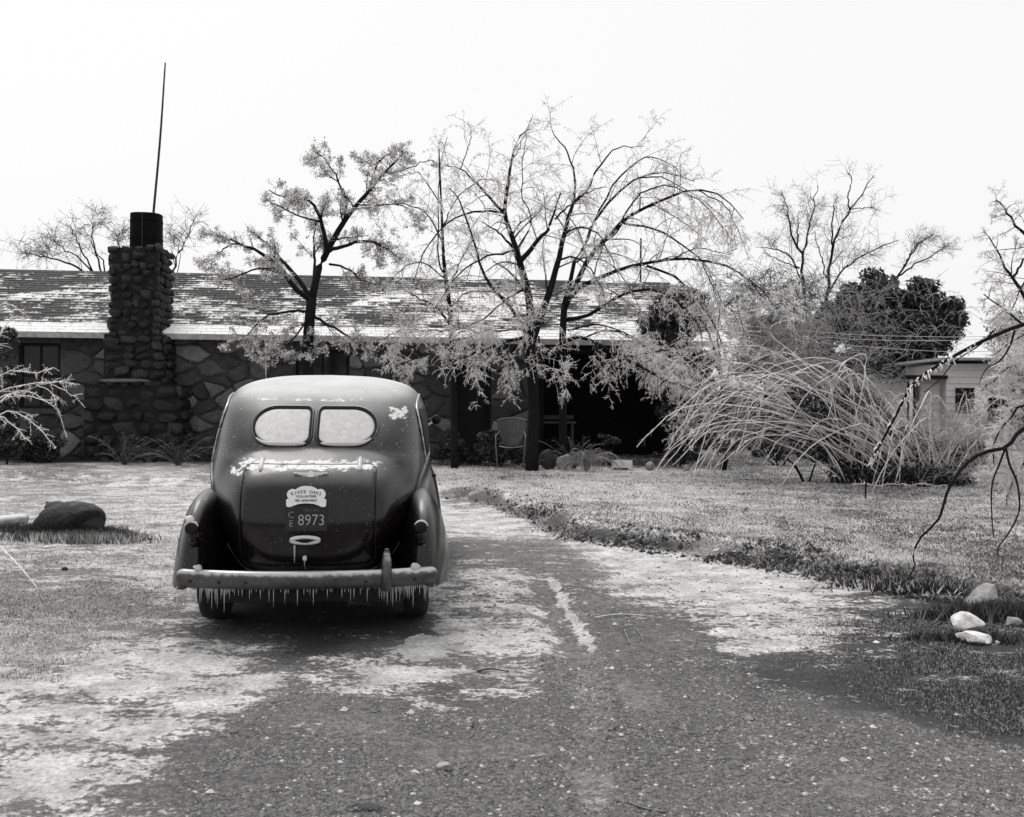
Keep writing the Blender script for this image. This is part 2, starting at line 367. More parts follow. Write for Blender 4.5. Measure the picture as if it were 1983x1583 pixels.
# ================================================================ GROUND
def tri_w(px, py, cps):
    """blend of hand-read tones: photo point -> (ice cover, bare tone)"""
    num = np.zeros((2,) + px.shape); den = np.zeros(px.shape) + 1e-9
    for x, y, ice, tone, r in cps:
        w = np.exp(-(((px - x) / r) ** 2 + ((py - y) / (r * .42)) ** 2)) * (200. / r) ** .8 + 1e-7 * (200. / r)
        num[0] += w * ice; num[1] += w * tone; den += w
    return num / den
_CPS_PLACE = 0
CPS = [  # px, py, ice cover, bare tone, radius
 (60, 940, .62, .25, 130), (300, 940, .72, .25, 130), (200, 1060, .62, .2, 130), (330, 1030, .78, .2, 110), (60, 1090, .6, .2, 110),
 (80, 1150, .22, .13, 90), (200, 1165, .22, .13, 80), (300, 1110, .80, .2, 100), (330, 1200, .42, .13, 80), (120, 1220, .68, .15, 120),
 (100, 1330, .74, .15, 130), (300, 1300, .84, .15, 120), (420, 1330, .76, .15, 90), (330, 1400, .78, .15, 90), (120, 1450, .70, .15, 120), (60, 1550, .68, .15, 110),
 (250, 1500, .52, .13, 90), (250, 1560, .56, .13, 70), (480, 1250, .48, .11, 80), (460, 1440, .22, .13, 90), (560, 1540, .25, .13, 130), (420, 1520, .32, .13, 90),
 (600, 1225, .0, .018, 85), (500, 1210, .0, .02, 60), (700, 1215, .0, .02, 60), (790, 1215, .1, .03, 40), (600, 1160, 0, .015, 120), (620, 1380, .20, .14, 120), (720, 1270, .36, .12, 70), (650, 1310, .60, .12, 60), (720, 1310, .90, .12, 60), (815, 1255, .98, .12, 34), (800, 1310, .76, .12, 60),  # car's shadow painted as near-black bare tone; puddle's shine as full ice cover
 (750, 1450, .22, .13, 130), (800, 1560, .22, .13, 130), (880, 1340, .56, .13, 60), (900, 1210, .72, .13, 50), (960, 1130, .68, .14, 70), (900, 1270, .72, .13, 60), (980, 1250, .76, .13, 50), (1050, 1210, .56, .14, 50),
 (880, 1110, .50, .14, 50), (900, 1165, .60, .13, 50), (980, 1300, .52, .13, 60), (890, 1070, .22, .11, 60), (1000, 1065, .24, .13, 60), (1080, 1090, .32, .13, 50),
 (880, 1000, .88, .3, 60), (960, 1010, .88, .3, 70), (1020, 1025, .80, .3, 50), (900, 975, .42, .06, 40),
 (1130, 1110, .30, .13, 50), (1100, 1160, .38, .13, 45), (1180, 1180, .24, .12, 60), (1120, 1300, .25, .16, 60), (1150, 1400, .16, .19, 80), (1150, 1540, .16, .20, 90), (1060, 1400, .24, .14, 60), (960, 1450, .26, .13, 110), (1000, 1560, .26, .14, 110),
 (1180, 1080, .84, .3, 60), (1280, 1100, .93, .3, 80), (1380, 1120, .95, .3, 90), (1480, 1130, .90, .3, 80), (1250, 1150, .66, .14, 60), (1350, 1165, .74, .12, 70), (1580, 1150, .72, .1, 80),
 (1280, 1220, .18, .12, 70), (1400, 1195, .62, .09, 45), (1440, 1230, .80, .1, 50), (1530, 1225, .78, .08, 60), (1600, 1280, .60, .06, 36), (1330, 1300, .20, .12, 90), (1500, 1300, .2, .05, 60),
 (1680, 1200, .44, .04, 80), (1800, 1200, .36, .035, 80), (1920, 1260, .30, .03, 90), (1750, 1290, .24, .03, 90), (1650, 1330, .10, .022, 80), (1850, 1360, .10, .022, 90), (1960, 1400, .10, .025, 80), (1560, 1300, .10, .03, 60), (1520, 1370, .20, .10, 80),
 (1300, 1420, .26, .11, 110), (1450, 1470, .30, .13, 110), (1650, 1440, .28, .13, 90), (1850, 1500, .30, .14, 110), (1650, 1550, .32, .15, 120), (1350, 1560, .30, .14, 120),
 (1000, 935, .92, .3, 110), (1150, 960, .92, .3, 120), (1300, 1010, .92, .3, 120), (1300, 935, .80, .3, 110), (1450, 985, .60, .25, 110), (1600, 1000, .52, .2, 100), (1450, 1040, .86, .3, 90),
 (1600, 1060, .80, .25, 80), (1750, 1010, .58, .2, 100), (1900, 1010, .66, .2, 90), (1750, 1080, .74, .2, 80), (1900, 1100, .70, .2, 80), (1500, 930, .56, .2, 110), (1700, 960, .25, .08, 70),
 (1000, 905, .12, .03, 60), (500, 905, .35, .08, 90), (100, 905, .3, .06, 80), (1700, 900, .4, .1, 160), (1950, 900, .6, .2, 120)]
def axis(lo, hi, step, far, grow=1.13):
    c = list(np.arange(lo, hi + 1e-6, step)); s = step; v = hi
    while v < far: s *= grow; v += s; c.append(v)
    s = step; v = lo; pre = []
    while v > -far: s *= grow; v -= s; pre.append(v)
    return np.array(pre[::-1] + c)
gx = axis(-5.5, 6.5, .04, 900); gy = axis(3.0, 13.0, .04, 1200)
gy = gy[gy > -60]
XX, YY = np.meshgrid(gx, gy)
ZZ = gz(XX, YY)
bd = berm_dist(XX, YY)
vp = np.stack([XX, YY, ZZ], -1)
pxx, pyy, dd = proj(vp)
ok = dd > 2.5
qx = np.where(ok, np.clip(pxx, -300, 2300), 900); qy = np.where(ok, np.clip(pyy, 880, 1650), 1650)
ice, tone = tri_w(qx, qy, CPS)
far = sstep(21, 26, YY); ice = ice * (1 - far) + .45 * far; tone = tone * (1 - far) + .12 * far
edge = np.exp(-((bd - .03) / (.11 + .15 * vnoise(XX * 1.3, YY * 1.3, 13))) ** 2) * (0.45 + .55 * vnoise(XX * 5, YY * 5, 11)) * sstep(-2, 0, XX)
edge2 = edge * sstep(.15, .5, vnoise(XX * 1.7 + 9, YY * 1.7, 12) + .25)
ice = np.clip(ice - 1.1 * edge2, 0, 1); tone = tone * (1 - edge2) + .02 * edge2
bed = sstep(21.2, 21.42, YY + .15 * (vnoise(XX * 2, YY * 2, 41) - .5)) * sstep(24.5, 24.0, YY) * sstep(5.2, 4.4, XX); ice = ice * (1 - bed); tone = tone * (1 - bed) + .016 * bed
# slush lines beside the ruts
def line_px(a, b, w):
    (ax, ay), (bx, by) = flat_hit(*a)[:2], flat_hit(*b)[:2]
    ux, uy = bx - ax, by - ay; L2 = ux * ux + uy * uy
    t = np.clip(((XX - ax) * ux + (YY - ay) * uy) / L2, 0, 1)
    return np.exp(-(np.hypot(XX - ax - t * ux, YY - ay - t * uy) / w) ** 2)
s1 = line_px((1068, 1120), (1148, 1256), .028); ice = np.clip(ice + .75 * s1, 0, 1)
d1 = line_px((1040, 1125), (1115, 1262), .05); ice = np.clip(ice - .35 * d1, 0, 1)
ice = np.where(np.hypot(pxx - 815, (pyy - 1255) * 1.25) < 33, 1.8, ice)  # wet puddle: its bright reflection painted in as pale ice
s2 = line_px((1128, 1290), (1150, 1560), .10); tone = tone + .07 * s2
tone = tone * .98
d2 = line_px((1108, 1262), (1082, 1575), .012) + line_px((1172, 1265), (1235, 1520), .012); tone = tone * (1 - .6 * np.clip(d2, 0, 1))
shape = XX.shape; nV = XX.size
idx = np.arange(nV).reshape(shape)
Fq = np.stack([idx[:-1, :-1], idx[:-1, 1:], idx[1:, 1:], idx[1:, :-1]], -1).reshape(-1, 4)
def ground_mat():
    M = bpy.data.materials.new('frozen_ground'); M.use_nodes = True; N = M.node_tree.nodes; L = M.node_tree.links; b = N['Principled BSDF']
    g = N.new('ShaderNodeNewGeometry'); P = g.outputs['Position']
    at_ = N.new('ShaderNodeAttribute'); at_.attribute_name = 'cover'; sp = N.new('ShaderNodeSeparateColor'); L.new(at_.outputs['Color'], sp.inputs[0])
    def noise(sc, det=6, ro=.6, stretch=None):
        n = N.new('ShaderNodeTexNoise'); n.inputs['Scale'].default_value = sc; n.inputs['Detail'].default_value = det; n.inputs['Roughness'].default_value = ro
        if stretch:
            mp = N.new('ShaderNodeMapping'); mp.inputs['Scale'].default_value = stretch; L.new(P, mp.inputs[0]); L.new(mp.outputs[0], n.inputs['Vector'])
        else: L.new(P, n.inputs['Vector'])
        return n.outputs[0]
    def mr(src, a, c, lo=0., hi=1.):
        q = N.new('ShaderNodeMapRange'); q.inputs[1].default_value = a; q.inputs[2].default_value = c; q.inputs[3].default_value = lo; q.inputs[4].default_value = hi; L.new(src, q.inputs[0]); return q.outputs[0]
    def op(o, a, c, d=None):
        q = N.new('ShaderNodeMath'); q.operation = o
        for i, v in enumerate((a, c, d)):
            if v is None: continue
            if isinstance(v, (int, float)): q.inputs[i].default_value = v
            else: L.new(v, q.inputs[i])
        return q.outputs[0]
    patch = op('ADD', op('MULTIPLY', noise(2.9, 12, .78, (.7, 1.15, 1)), .62), op('MULTIPLY', noise(19, 7, .78), .38))
    v = op('ADD', op('MULTIPLY_ADD', sp.outputs[0], .80, .10), op('MULTIPLY', op('SUBTRACT', patch, .5), 4.3))
    cov = mr(v, .44, .60)
    grain = op('MULTIPLY', mr(noise(60, 6, .8), .33, .67, .18, 2.15), mr(noise(24, 4, .7), .35, .65, .62, 1.4))
    clod = op('MULTIPLY', mr(noise(13, 6, .7), .3, .7, .6, 1.4), mr(noise(1.1, 5, .6), .3, .7, .58, 1.45))
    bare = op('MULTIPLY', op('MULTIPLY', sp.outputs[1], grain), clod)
    # pale ice flecks and stones on the bare drive
    vo = N.new('ShaderNodeTexVoronoi'); vo.inputs['Scale'].default_value = 26; vo.inputs['Randomness'].default_value = 1; L.new(P, vo.inputs['Vector'])
    fleck = op('MULTIPLY', mr(vo.outputs['Distance'], .20, .13), mr(noise(3.1, 5, .7), .54, .62))
    icet = op('MULTIPLY', mr(noise(3.5, 7, .7), .3, .62, .42, 1.08), mr(noise(38, 6, .8), .34, .62, .45, 1.08))
    icet = op('MULTIPLY', icet, .92)
    tone2 = op('ADD', op('MULTIPLY', bare, op('SUBTRACT', 1.0, cov)), op('MULTIPLY', icet, cov))
    tone3 = op('MAXIMUM', tone2, op('MULTIPLY', fleck, .42))
    cc = N.new('ShaderNodeCombineColor'); L.new(op('MULTIPLY', tone3, 1.01), cc.inputs[0]); L.new(tone3, cc.inputs[1]); L.new(op('MULTIPLY', tone3, .985), cc.inputs[2])
    L.new(cc.outputs[0], b.inputs['Base Color'])
    L.new(mr(op('MULTIPLY', cov, mr(noise(1.7, 4), .4, .7)), 0, 1, .62, .34), b.inputs['Roughness'])
    b.inputs['Specular IOR Level'].default_value = .35
    bp = N.new('ShaderNodeBump'); bp.inputs['Strength'].default_value = .8; bp.inputs['Distance'].default_value = .02
    L.new(op('ADD', op('ADD', op('MULTIPLY', noise(42, 6, .8), 1.3), op('MULTIPLY', noise(9, 5, .7), .8)), op('MULTIPLY', cov, 1.0)), bp.inputs['Height'])
    L.new(bp.outputs[0], b.inputs['Normal'])
    MATS['frozen_ground'] = M
ground_mat()
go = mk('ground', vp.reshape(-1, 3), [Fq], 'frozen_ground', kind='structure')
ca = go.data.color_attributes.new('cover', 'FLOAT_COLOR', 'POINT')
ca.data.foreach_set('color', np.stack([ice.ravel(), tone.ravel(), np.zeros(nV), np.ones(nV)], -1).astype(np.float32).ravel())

# frosted grass on the lawns, crusted clods on the verge, gravel on the drive
def scatter_blades(name, n, region, hgt, frac_dark, mats, seed, wid=.012):
    r = np.random.default_rng(seed)
    P = region(r, n); n = len(P)
    z = gz(P[:, 0], P[:, 1])
    a = r.uniform(0, 2 * math.pi, n); h = hgt * r.uniform(.4, 1.3, n) * (1 + .02 * P[:, 1]); w = wid * r.uniform(.6, 1.6, n) * (1 + .05 * P[:, 1])
    lean = r.normal(0, .9, (n, 2)) * h[:, None]
    dx = np.cos(a) * w; dy = np.sin(a) * w
    V = np.empty((n, 3, 3)); V[:, 0] = np.stack([P[:, 0] - dx, P[:, 1] - dy, z - .005], -1); V[:, 1] = np.stack([P[:, 0] + dx, P[:, 1] + dy, z - .005], -1)
    V[:, 2] = np.stack([P[:, 0] + lean[:, 0], P[:, 1] + lean[:, 1], z + h], -1)
    F = np.arange(3 * n).reshape(n, 3)
    fm = (r.random(n) < frac_dark(P)).astype(int)
    o = mk(name, V.reshape(-1, 3), [F], mats, smooth=False, fm=fm, kind='stuff')
    return o
def pxregion(x0, x1, y0, y1, test, power=1.0):
    def f(r, n):
        u = r.uniform(x0, x1, n); v = y0 + (y1 - y0) * r.random(n) ** power
        d = FWD + RT * ((u - W_PX / 2) / F_PX)[:, None] - UP * ((v - H_PX / 2) / F_PX)[:, None]
        t = (.08 - CAM_H) / d[:, 2]; P = (CAM + t[:, None] * d)[:, :2]
        return P[test(P, r, n)]
    return f
rng_lawn = pxregion(700, 2500, 885, 1200, lambda P, r, n: berm_dist(P[:, 0], P[:, 1]) > .02 + .22 * vnoise(P[:, 0] * 2.5, P[:, 1] * 2.5, 51))
mud = lambda P: vnoise(P[:, 0] * 1.6, P[:, 1] * 1.1, 5)
scatter_blades('lawn_grass', 300000, rng_lawn, .020, lambda P: .04 + .45 * sstep(.62, .85, vnoise(P[:, 0] * 5.5, P[:, 1] * 4.0, 52)) + .2 * sstep(.5, .9, vnoise(P[:, 0] * 17, P[:, 1] * 12, 53)) + .42 * sstep(.45, .8, mud(P)) + .25 * sstep(1.5, 5, P[:, 0]), ['grass_frost', 'grass_dark'], 21, .0042)
rng_left = pxregion(-350, 520, 905, 1300, lambda P, r, n: (.75 * vnoise(P[:, 0] * 1.3, P[:, 1] * 1.3, 8) + .45 * r.random(len(P)) > .55 + .5 * sstep(-2.6, -1.6, P[:, 0] + (proj(np.c_[P, np.zeros(len(P))])[1] - 1200) * .004)) & ~((P[:, 0] > -2.35) & (P[:, 1] < 7.6)))
scatter_blades('frosted_grass', 150000, rng_left, .011, lambda P: .08 + .25 * mud(P), ['grass_frost', 'grass_dark'], 22, .0035)
rng_verge = lambda r, n: (lambda P: P[(lambda d: (d > -.16 - .25 * r.random(len(d)) ** 3) & (d < .14 + .3 * r.random(len(d)) ** 3) & (r.random(len(d)) < (.25 + .75 * sstep(-1, 3.0, P[:, 0])) * sstep(.3, .6, vnoise(P[:, 0] * 1.9, P[:, 1] * 1.9, 19) + .15)))(berm_dist(P[:, 0], P[:, 1]))])(pxregion(820, 2200, 940, 1260, lambda P, r2, m: np.ones(len(P), bool))(r, n * 5))
scatter_blades('verge_grass', 70000, rng_verge, .026, lambda P: .85 - .4 * mud(P), ['grass_frost', 'grass_black'], 23, .0042)
rng_dark = pxregion(1420, 2300, 1165, 1420, lambda P, r, n: (proj(np.c_[P, np.zeros(len(P))])[1] < 1265 + .42 * np.clip(proj(np.c_[P, np.zeros(len(P))])[0] - 1450, 0, 999)) & (vnoise(P[:, 0] * 4, P[:, 1] * 4, 9) > .3) & (r.random(len(P)) < sstep(0, 260, proj(np.c_[P, np.zeros(len(P))])[0] - 1430 - 80 * vnoise(P[:, 0] * 3, P[:, 1] * 3, 29)) * sstep(1150, 1230, proj(np.c_[P, np.zeros(len(P))])[1]) * (1 - .9 * sstep(-110, 70, proj(np.c_[P, np.zeros(len(P))])[1] - (1205 + .42 * (proj(np.c_[P, np.zeros(len(P))])[0] - 1450))))))
scatter_blades('trodden_grass', 190000, rng_dark, .011, lambda P: .74 + .0 * P[:, 0], ['grass_frost', 'grass_black'], 24, .0017)

def scatter_lumps(name, P, rad, mats, seed, split, dz=0.0, flat=.6):
    r = np.random.default_rng(seed); n = len(P); z = gz(P[:, 0], P[:, 1])
    base = np.array([(1, 0, 0), (0, 1, 0), (-1, 0, 0), (0, -1, 0), (0, 0, 1.), (0, 0, -.6)]); F0 = np.array([(0, 1, 4), (1, 2, 4), (2, 3, 4), (3, 0, 4), (1, 0, 5), (2, 1, 5), (3, 2, 5), (0, 3, 5)])
    s = rad * np.exp(r.normal(0, .45, n))
    V = base[None] * (1 + r.uniform(-.35, .35, (n, 6, 3))) * s[:, None, None]; V[:, :, 2] *= flat
    a = r.uniform(0, 6.28, n); c, sn = np.cos(a)[:, None], np.sin(a)[:, None]
    V = np.stack([V[..., 0] * c - V[..., 1] * sn, V[..., 0] * sn + V[..., 1] * c, V[..., 2]], -1)
    V += np.stack([P[:, 0], P[:, 1], z + dz + s * flat * .25], -1)[:, None]
    F = (F0[None] + 6 * np.arange(n)[:, None, None]).reshape(-1, 3)
    fm = np.repeat((r.random(n) < split).astype(int), 8)
    return mk(name, V.reshape(-1, 3), [F], mats, smooth=False, fm=fm, kind='stuff')
def icev(P):
    u, v, _ = proj(np.c_[P, np.zeros(len(P))]); return tri_w(np.clip(u, -300, 2300), np.clip(v, 880, 1650), CPS)
r = np.random.default_rng(31)
P = pxregion(-100, 2100, 1240, 1600, lambda P, r, n: (vnoise(P[:, 0] * 3, P[:, 1] * 3, 6) > .35) & (r.random(len(P)) < sstep(.50, .22, icev(P)[0])) & (icev(P)[1] > .055))(r, 110000)
scatter_lumps('gravel', P, .0056, ['pebble', 'pebble_icy'], 32, .03)
P = rng_verge(r, 26000); keep = vnoise(P[:, 0] * 2.1, P[:, 1] * 2.1, 17) > .38; P = P[keep]
scatter_lumps('verge_soil', P, .015, ['soil', 'grass_frost'], 33, .06, flat=.75)
P = pxregion(880, 1700, 1060, 1300, lambda P, r, n: (berm_dist(P[:, 0], P[:, 1]) < -.1) & (r.random(len(P)) < .9 * sstep(1330, 1120, proj(np.c_[P, np.zeros(len(P))])[1])) & (icev(P)[0] > .2))(r, 2600)
scatter_lumps('ice_crumbs', P, .0075, ['pebble_icy', 'grass_dark'], 34, .55, flat=.5)

# ================================================================ HOUSE
YAW = math.radians(5.3)
H0 = at(0, 905, 22.5); H0 = Vector((H0[0], H0[1], 0.0))
house = thing('stone_house', 'low rubble stone house with a long snow streaked shingle roof and big stone chimney', 'house', H0, YAW)
HU = np.array([math.cos(YAW), math.sin(YAW), 0]); HN = np.array([-math.sin(YAW), math.cos(YAW), 0])
def hl(px, py, c=0.0):
    """photo pixel -> (x along wall, z) on the plane c metres behind the wall face"""
    d = FWD + RT * ((px - W_PX / 2) / F_PX) - UP * ((py - H_PX / 2) / F_PX)
    o = np.array(H0) + HN * c
    t = ((o - CAM) @ HN) / (d @ HN); p = CAM + t * d
    return float((p - np.array(H0)) @ HU), float(p[2])
def hw(x, c, z):
    p = np.array(H0) + HU * x + HN * c; return Vector((p[0], p[1], z))
X_L, X_R = -2.6, hl(1340, 700, 0)[0]
X_P = hl(1041, 750)[0]         # where the wall ends and the recessed porch begins
EZ, EC, RZ, RC = 2.93, -.50, 4.74, 3.45
WT = 3.0
# walls
wins = [(hl(36, 700)[0], hl(117, 700)[0], 1.25, 2.72), (hl(572, 700)[0], hl(676, 700)[0], 1.05, 2.65)]
door = (hl(878, 700)[0], hl(952, 700)[0], 0.12, 2.35)
def wall_boxes():
    xs = []; holes = sorted(wins + [door]); x = X_L; parts = []
    for a, b_, z0, z1 in holes:
        parts.append(box(x, a, 0, .35, -.3, WT)); parts.append(box(a, b_, 0, .35, z1, WT)); parts.append(box(a, b_, 0, .35, -.3, z0)); x = b_
    parts.append(box(x, X_P, 0, .35, -.3, WT)); return join(parts)
wall = mk('wall', *wall_boxes(), 'mortar', house, smooth=False)
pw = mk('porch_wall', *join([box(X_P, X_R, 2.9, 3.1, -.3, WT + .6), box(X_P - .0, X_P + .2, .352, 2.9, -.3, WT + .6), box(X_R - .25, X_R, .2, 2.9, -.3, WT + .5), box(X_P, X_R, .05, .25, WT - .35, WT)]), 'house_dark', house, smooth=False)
# Voronoi rubble: every stone its own solid
def clip(poly, nx, ny, c):
    out = []
    for i in range(len(poly)):
        a, b_ = poly[i], poly[(i + 1) % len(poly)]
        da = a[0] * nx + a[1] * ny - c; db = b_[0] * nx + b_[1] * ny - c
        if da <= 0: out.append(a)
        if da * db < 0:
            t = da / (da - db); out.append((a[0] + t * (b_[0] - a[0]), a[1] + t * (b_[1] - a[1])))
    return out
def rubble(rects, cell, seed, aspect=1.35):
    rr = random.Random(seed); sites = []; polys = []
    for x0, x1, z0, z1 in rects:
        nx_ = max(1, round((x1 - x0) / (cell * aspect))); nz_ = max(1, round((z1 - z0) / cell)); S_ = []
        for j in range(nz_):
            for i in range(nx_):
                off = .5 if j % 2 else 0
                x = x0 + (i + .5 + off * .6 - .15 + rr.uniform(-.5, .5)) * (x1 - x0) / nx_; z = z0 + (j + .5 + rr.uniform(-.48, .48)) * (z1 - z0) / nz_
                if x0 < x < x1: S_.append((x, z * aspect))
        for i, (sx, sz) in enumerate(S_):
            poly = [(x0, z0 * aspect), (x1, z0 * aspect), (x1, z1 * aspect), (x0, z1 * aspect)]
            for j, (tx, tz) in enumerate(S_):
                if i == j or abs(tx - sx) + abs(tz - sz) > cell * 5: continue
                nx, nz = tx - sx, tz - sz; poly = clip(poly, nx, nz, (tx * tx + tz * tz - sx * sx - sz * sz) / 2)
                if not poly: break
            if len(poly) >= 3: polys.append([(p[0], p[1] / aspect) for p in poly])
    return polys
def stone_mesh(poly, depth, gap, rr):
    """bevelled, rounded solid on the wall plane y=0 growing towards -y"""
    P = np.array(poly); c = P.mean(0)
    # round the outline: cut corners, then shrink
    Q = []
    for i in range(len(P)):
        a, b_, d = P[i - 1], P[i], P[(i + 1) % len(P)]
        Q += [b_ + (a - b_) * .24, b_ + (d - b_) * .24]
    Q = np.array(Q); R = np.linalg.norm(Q - c, axis=1, keepdims=True) + 1e-6
    Q = c + (Q - c) * np.clip((R - gap) / R, .3, 1) * (1 + np.array([[rr.uniform(-.03, .03)] for _ in Q]))
    n = len(Q); V = [(x, .03, z) for x, z in Q]; Q2 = c + (Q - c) * .97; Q3 = c + (Q - c) * .80
    tx, tz = rr.uniform(-.06, .06), rr.uniform(-.06, .06)
    V += [(x, -depth * .55 + rr.uniform(-.008, .008), z) for x, z in Q2]
    V += [(x, -depth + rr.uniform(-.010, .010) + (x - c[0]) * tx + (z - c[1]) * tz, z) for x, z in Q3]
    V.append((c[0], -depth - .008, c[1]))
    F = []
    for i in range(n):
        j = (i + 1) % n
        F += [(i, j, n + j, n + i), (n + i, n + j, 2 * n + j, 2 * n + i), (2 * n + i, 2 * n + j, 3 * n)]
    return V, F
def x_(px): return hl(px, 760)[0]
CX0, CX1 = x_(150), x_(372)
rects = [(wins[0][1], x_(222), 0.15, 2.95), (wins[0][0] - 2.0, wins[0][0], .15, 2.95), (wins[0][0], wins[0][1], .15, wins[0][2] - .12), (x_(330), wins[1][0], 0.15, 2.95), (wins[1][0], wins[1][1], .6, wins[1][2] - .1),
         (wins[1][1], door[0], 0.15, 2.95), (door[1], X_P, 0.15, 2.95)]
rr = random.Random(5); stones = []
for k, rc in enumerate(rects): stones += rubble([rc], .36 if k not in (5, 6) else .33, 40 + k)
for poly in stones:
    V, F = stone_mesh(poly, rr.uniform(.03, .09), .013, rr)
    mk('wall_stone', V, F, 'stone_%d' % rr.choices(range(6), (3, 5, 5, 4, 2.5, 1.6))[0], wall, smooth=False)
# windows and door
for a, b_, z0, z1 in wins:
    fr = join([box(a + .003, a + .07, .06, .16, z0, z1), box(b_ - .07, b_ - .003, .06, .16, z0, z1), box(a + .07, b_ - .07, .06, .16, z1 - .07, z1), box(a + .07, b_ - .07, .06, .16, z0, z0 + .07), box(a + .07, b_ - .07, .07, .13, (z0 + z1) / 2 - .025, (z0 + z1) / 2 + .025), box((a + b_) / 2 - .02, (a + b_) / 2 + .02, .075, .125, z0 + .07, z1 - .07)])
    w = mk('window', *fr, 'wood_dark', house, smooth=False)
    mk('pane', *box(a + .05, b_ - .05, .10, .11, z0 + .05, z1 - .05), 'glass_dark', w, smooth=False)
    mk('sill', *box(a - .08, b_ + .08, -.10, .05, z0 - .11, z0 - .003), 'stone_1', w, smooth=False)
a, b_, z0, z1 = door
dr = mk('door', *join([box(a + .06, b_ - .06, .20, .25, z0 + .03, z1 - .06)]), 'wood_dark', house, smooth=False)
mk('door_frame', *join([box(a + .002, a + .06, .1, .26, z0, z1), box(b_ - .06, b_ - .002, .1, .26, z0, z1), box(a + .06, b_ - .06, .1, .26, z1 - .06, z1 - .002)]), 'wood_dark', dr, smooth=False)
for zz in (.35, 1.25): mk('panel', *box(a + .17, b_ - .17, .188, .198, z0 + zz - .1, z0 + zz + .62), 'wood_dark', dr, smooth=False)
mk('doorstep', *box(a - .15, b_ + .15, -.35, -.01, -.1, .13), 'stone_2', house, smooth=False)
# porch bits the photo shows: pale bench rail, post
bz = hl(1075, 818, 1.5)
bench = join([box(hl(1046, 818, 1.5)[0], hl(1112, 818, 1.5)[0], 1.35, 1.75, bz[1] - .03, bz[1] + .02), box(hl(1046, 818, 1.5)[0], hl(1112, 818, 1.5)[0], 1.72, 1.76, bz[1] + .06, bz[1] + .16)] +
             [box(hl(p, 818, 1.5)[0] - .03, hl(p, 818, 1.5)[0] + .03, 1.42, 1.48, 0, bz[1] - .032) for p in (1052, 1106)])
pb = thing('porch_bench', 'grey plank bench in the dark porch right of the forked tree trunk', 'bench', hw(bz[0], 1.5, 0), YAW)
for vf in ([box(-.50, .50, -.2, .2, bz[1] - .03, bz[1] + .02)], [box(-.50, .50, .20, .23, bz[1] + .07, bz[1] + .17)]):
    mk('plank', *join(vf), 'wood_grey', pb, smooth=False)
for sx in (-.42, .42): mk('leg', *box(sx - .03, sx + .03, -.12, .205, 0, bz[1] - .032), 'wood_grey', pb, smooth=False)
# roof
LS = math.hypot(RC - EC, RZ - EZ); ANG = math.atan2(RZ - EZ, RC - EC)
def rp(x, s, up=0.0):
    return (x, EC + s * math.cos(ANG) - up * math.sin(ANG), EZ + s * math.sin(ANG) + up * math.cos(ANG))
rv = [rp(X_L, 0, 0), rp(X_R + .3, 0, 0), (X_R + .3, RC, RZ), (X_L, RC, RZ), rp(X_L, 0, -.10), rp(X_R + .3, 0, -.10), (X_R + .3, RC, RZ - .12), (X_L, RC, RZ - .12), (X_L, 2 * RC - EC, EZ), (X_R + .3, 2 * RC - EC, EZ)]
roof = mk('roof', rv, [(0, 1, 2, 3), (4, 7, 6, 5), (0, 4, 5, 1), (3, 2, 9, 8), (7, 8, 9, 6), (1, 5, 6, 2), (0, 3, 7, 4)], 'house_dark', house, smooth=False)
mk('fascia_board', *box(X_L, X_R + .3, EC - .028, EC - .003, EZ - .115, EZ + .0), 'fascia', roof, smooth=False)
mk('ridge_cap', *join([([(X_L, RC - .14, RZ - .045), (X_R + .3, RC - .14, RZ - .045), (X_R + .3, RC, RZ + .035), (X_L, RC, RZ + .035), (X_L, RC + .14, RZ - .045), (X_R + .3, RC + .14, RZ - .045)], [(0, 1, 2, 3), (3, 2, 5, 4)])]), 'shingle', roof, smooth=False)
gv = [(X_R - .001, .25, WT - .2), (X_R - .001, 2 * RC - .25, WT - .2), (X_R - .001, RC, RZ - .12)]
EXPO = .175; NC = int(LS / EXPO); SW = .92
def shingle_meshes():
    out = []
    for v in range(4):
        r_ = random.Random(60 + v); parts = []
        for t in range(3):
            x0 = t * SW / 3 + .005; x1 = (t + 1) * SW / 3 - .005; dz = r_.uniform(-.004, .006); ds = r_.uniform(-.012, .006)
            V = []
            for x in (x0, x1):
                for s, u in ((-.0 + ds, .006), (-.0 + ds, .020 + dz), (EXPO + .03, .009), (EXPO + .03, .002)):
                    V.append((x, s * math.cos(ANG) - u * math.sin(ANG), s * math.sin(ANG) + u * math.cos(ANG)))
            parts.append((V, [(0, 4, 5, 1), (1, 5, 6, 2), (0, 1, 2, 3), (4, 7, 6, 5), (2, 6, 7, 3)]))
        out.append(join(parts))
    return out
SM = shingle_meshes(); SMD = [mesh_data('shingle', *q, 'shingle', False) for q in SM]
chL, chR = x_(216), x_(340)
upper = []; cnt = 0
for j in range(NC):
    off = (j % 2) * SW / 6 + (j % 3) * .07
    i = 0; x = X_L - off
    while x < X_R + .3 - .2:
        y_, z_ = rp(0, j * EXPO)[1:]
        k = (i * 7 + j * 3) % 4
        hidden = chL < x and x + SW < chR and y_ < -.02
        if not hidden:
            if cnt < 290:
                o = bpy.data.objects.new('shingle', SMD[k]); link(o, roof); o.location = (x, y_, z_); cnt += 1
            else:
                upper.append(([(vx + x, vy + y_, vz + z_) for vx, vy, vz in SM[k][0]], SM[k][1]))
        x += SW; i += 1
mk('upper_shingles', *join(upper), 'shingle', roof, smooth=False, kind='stuff')
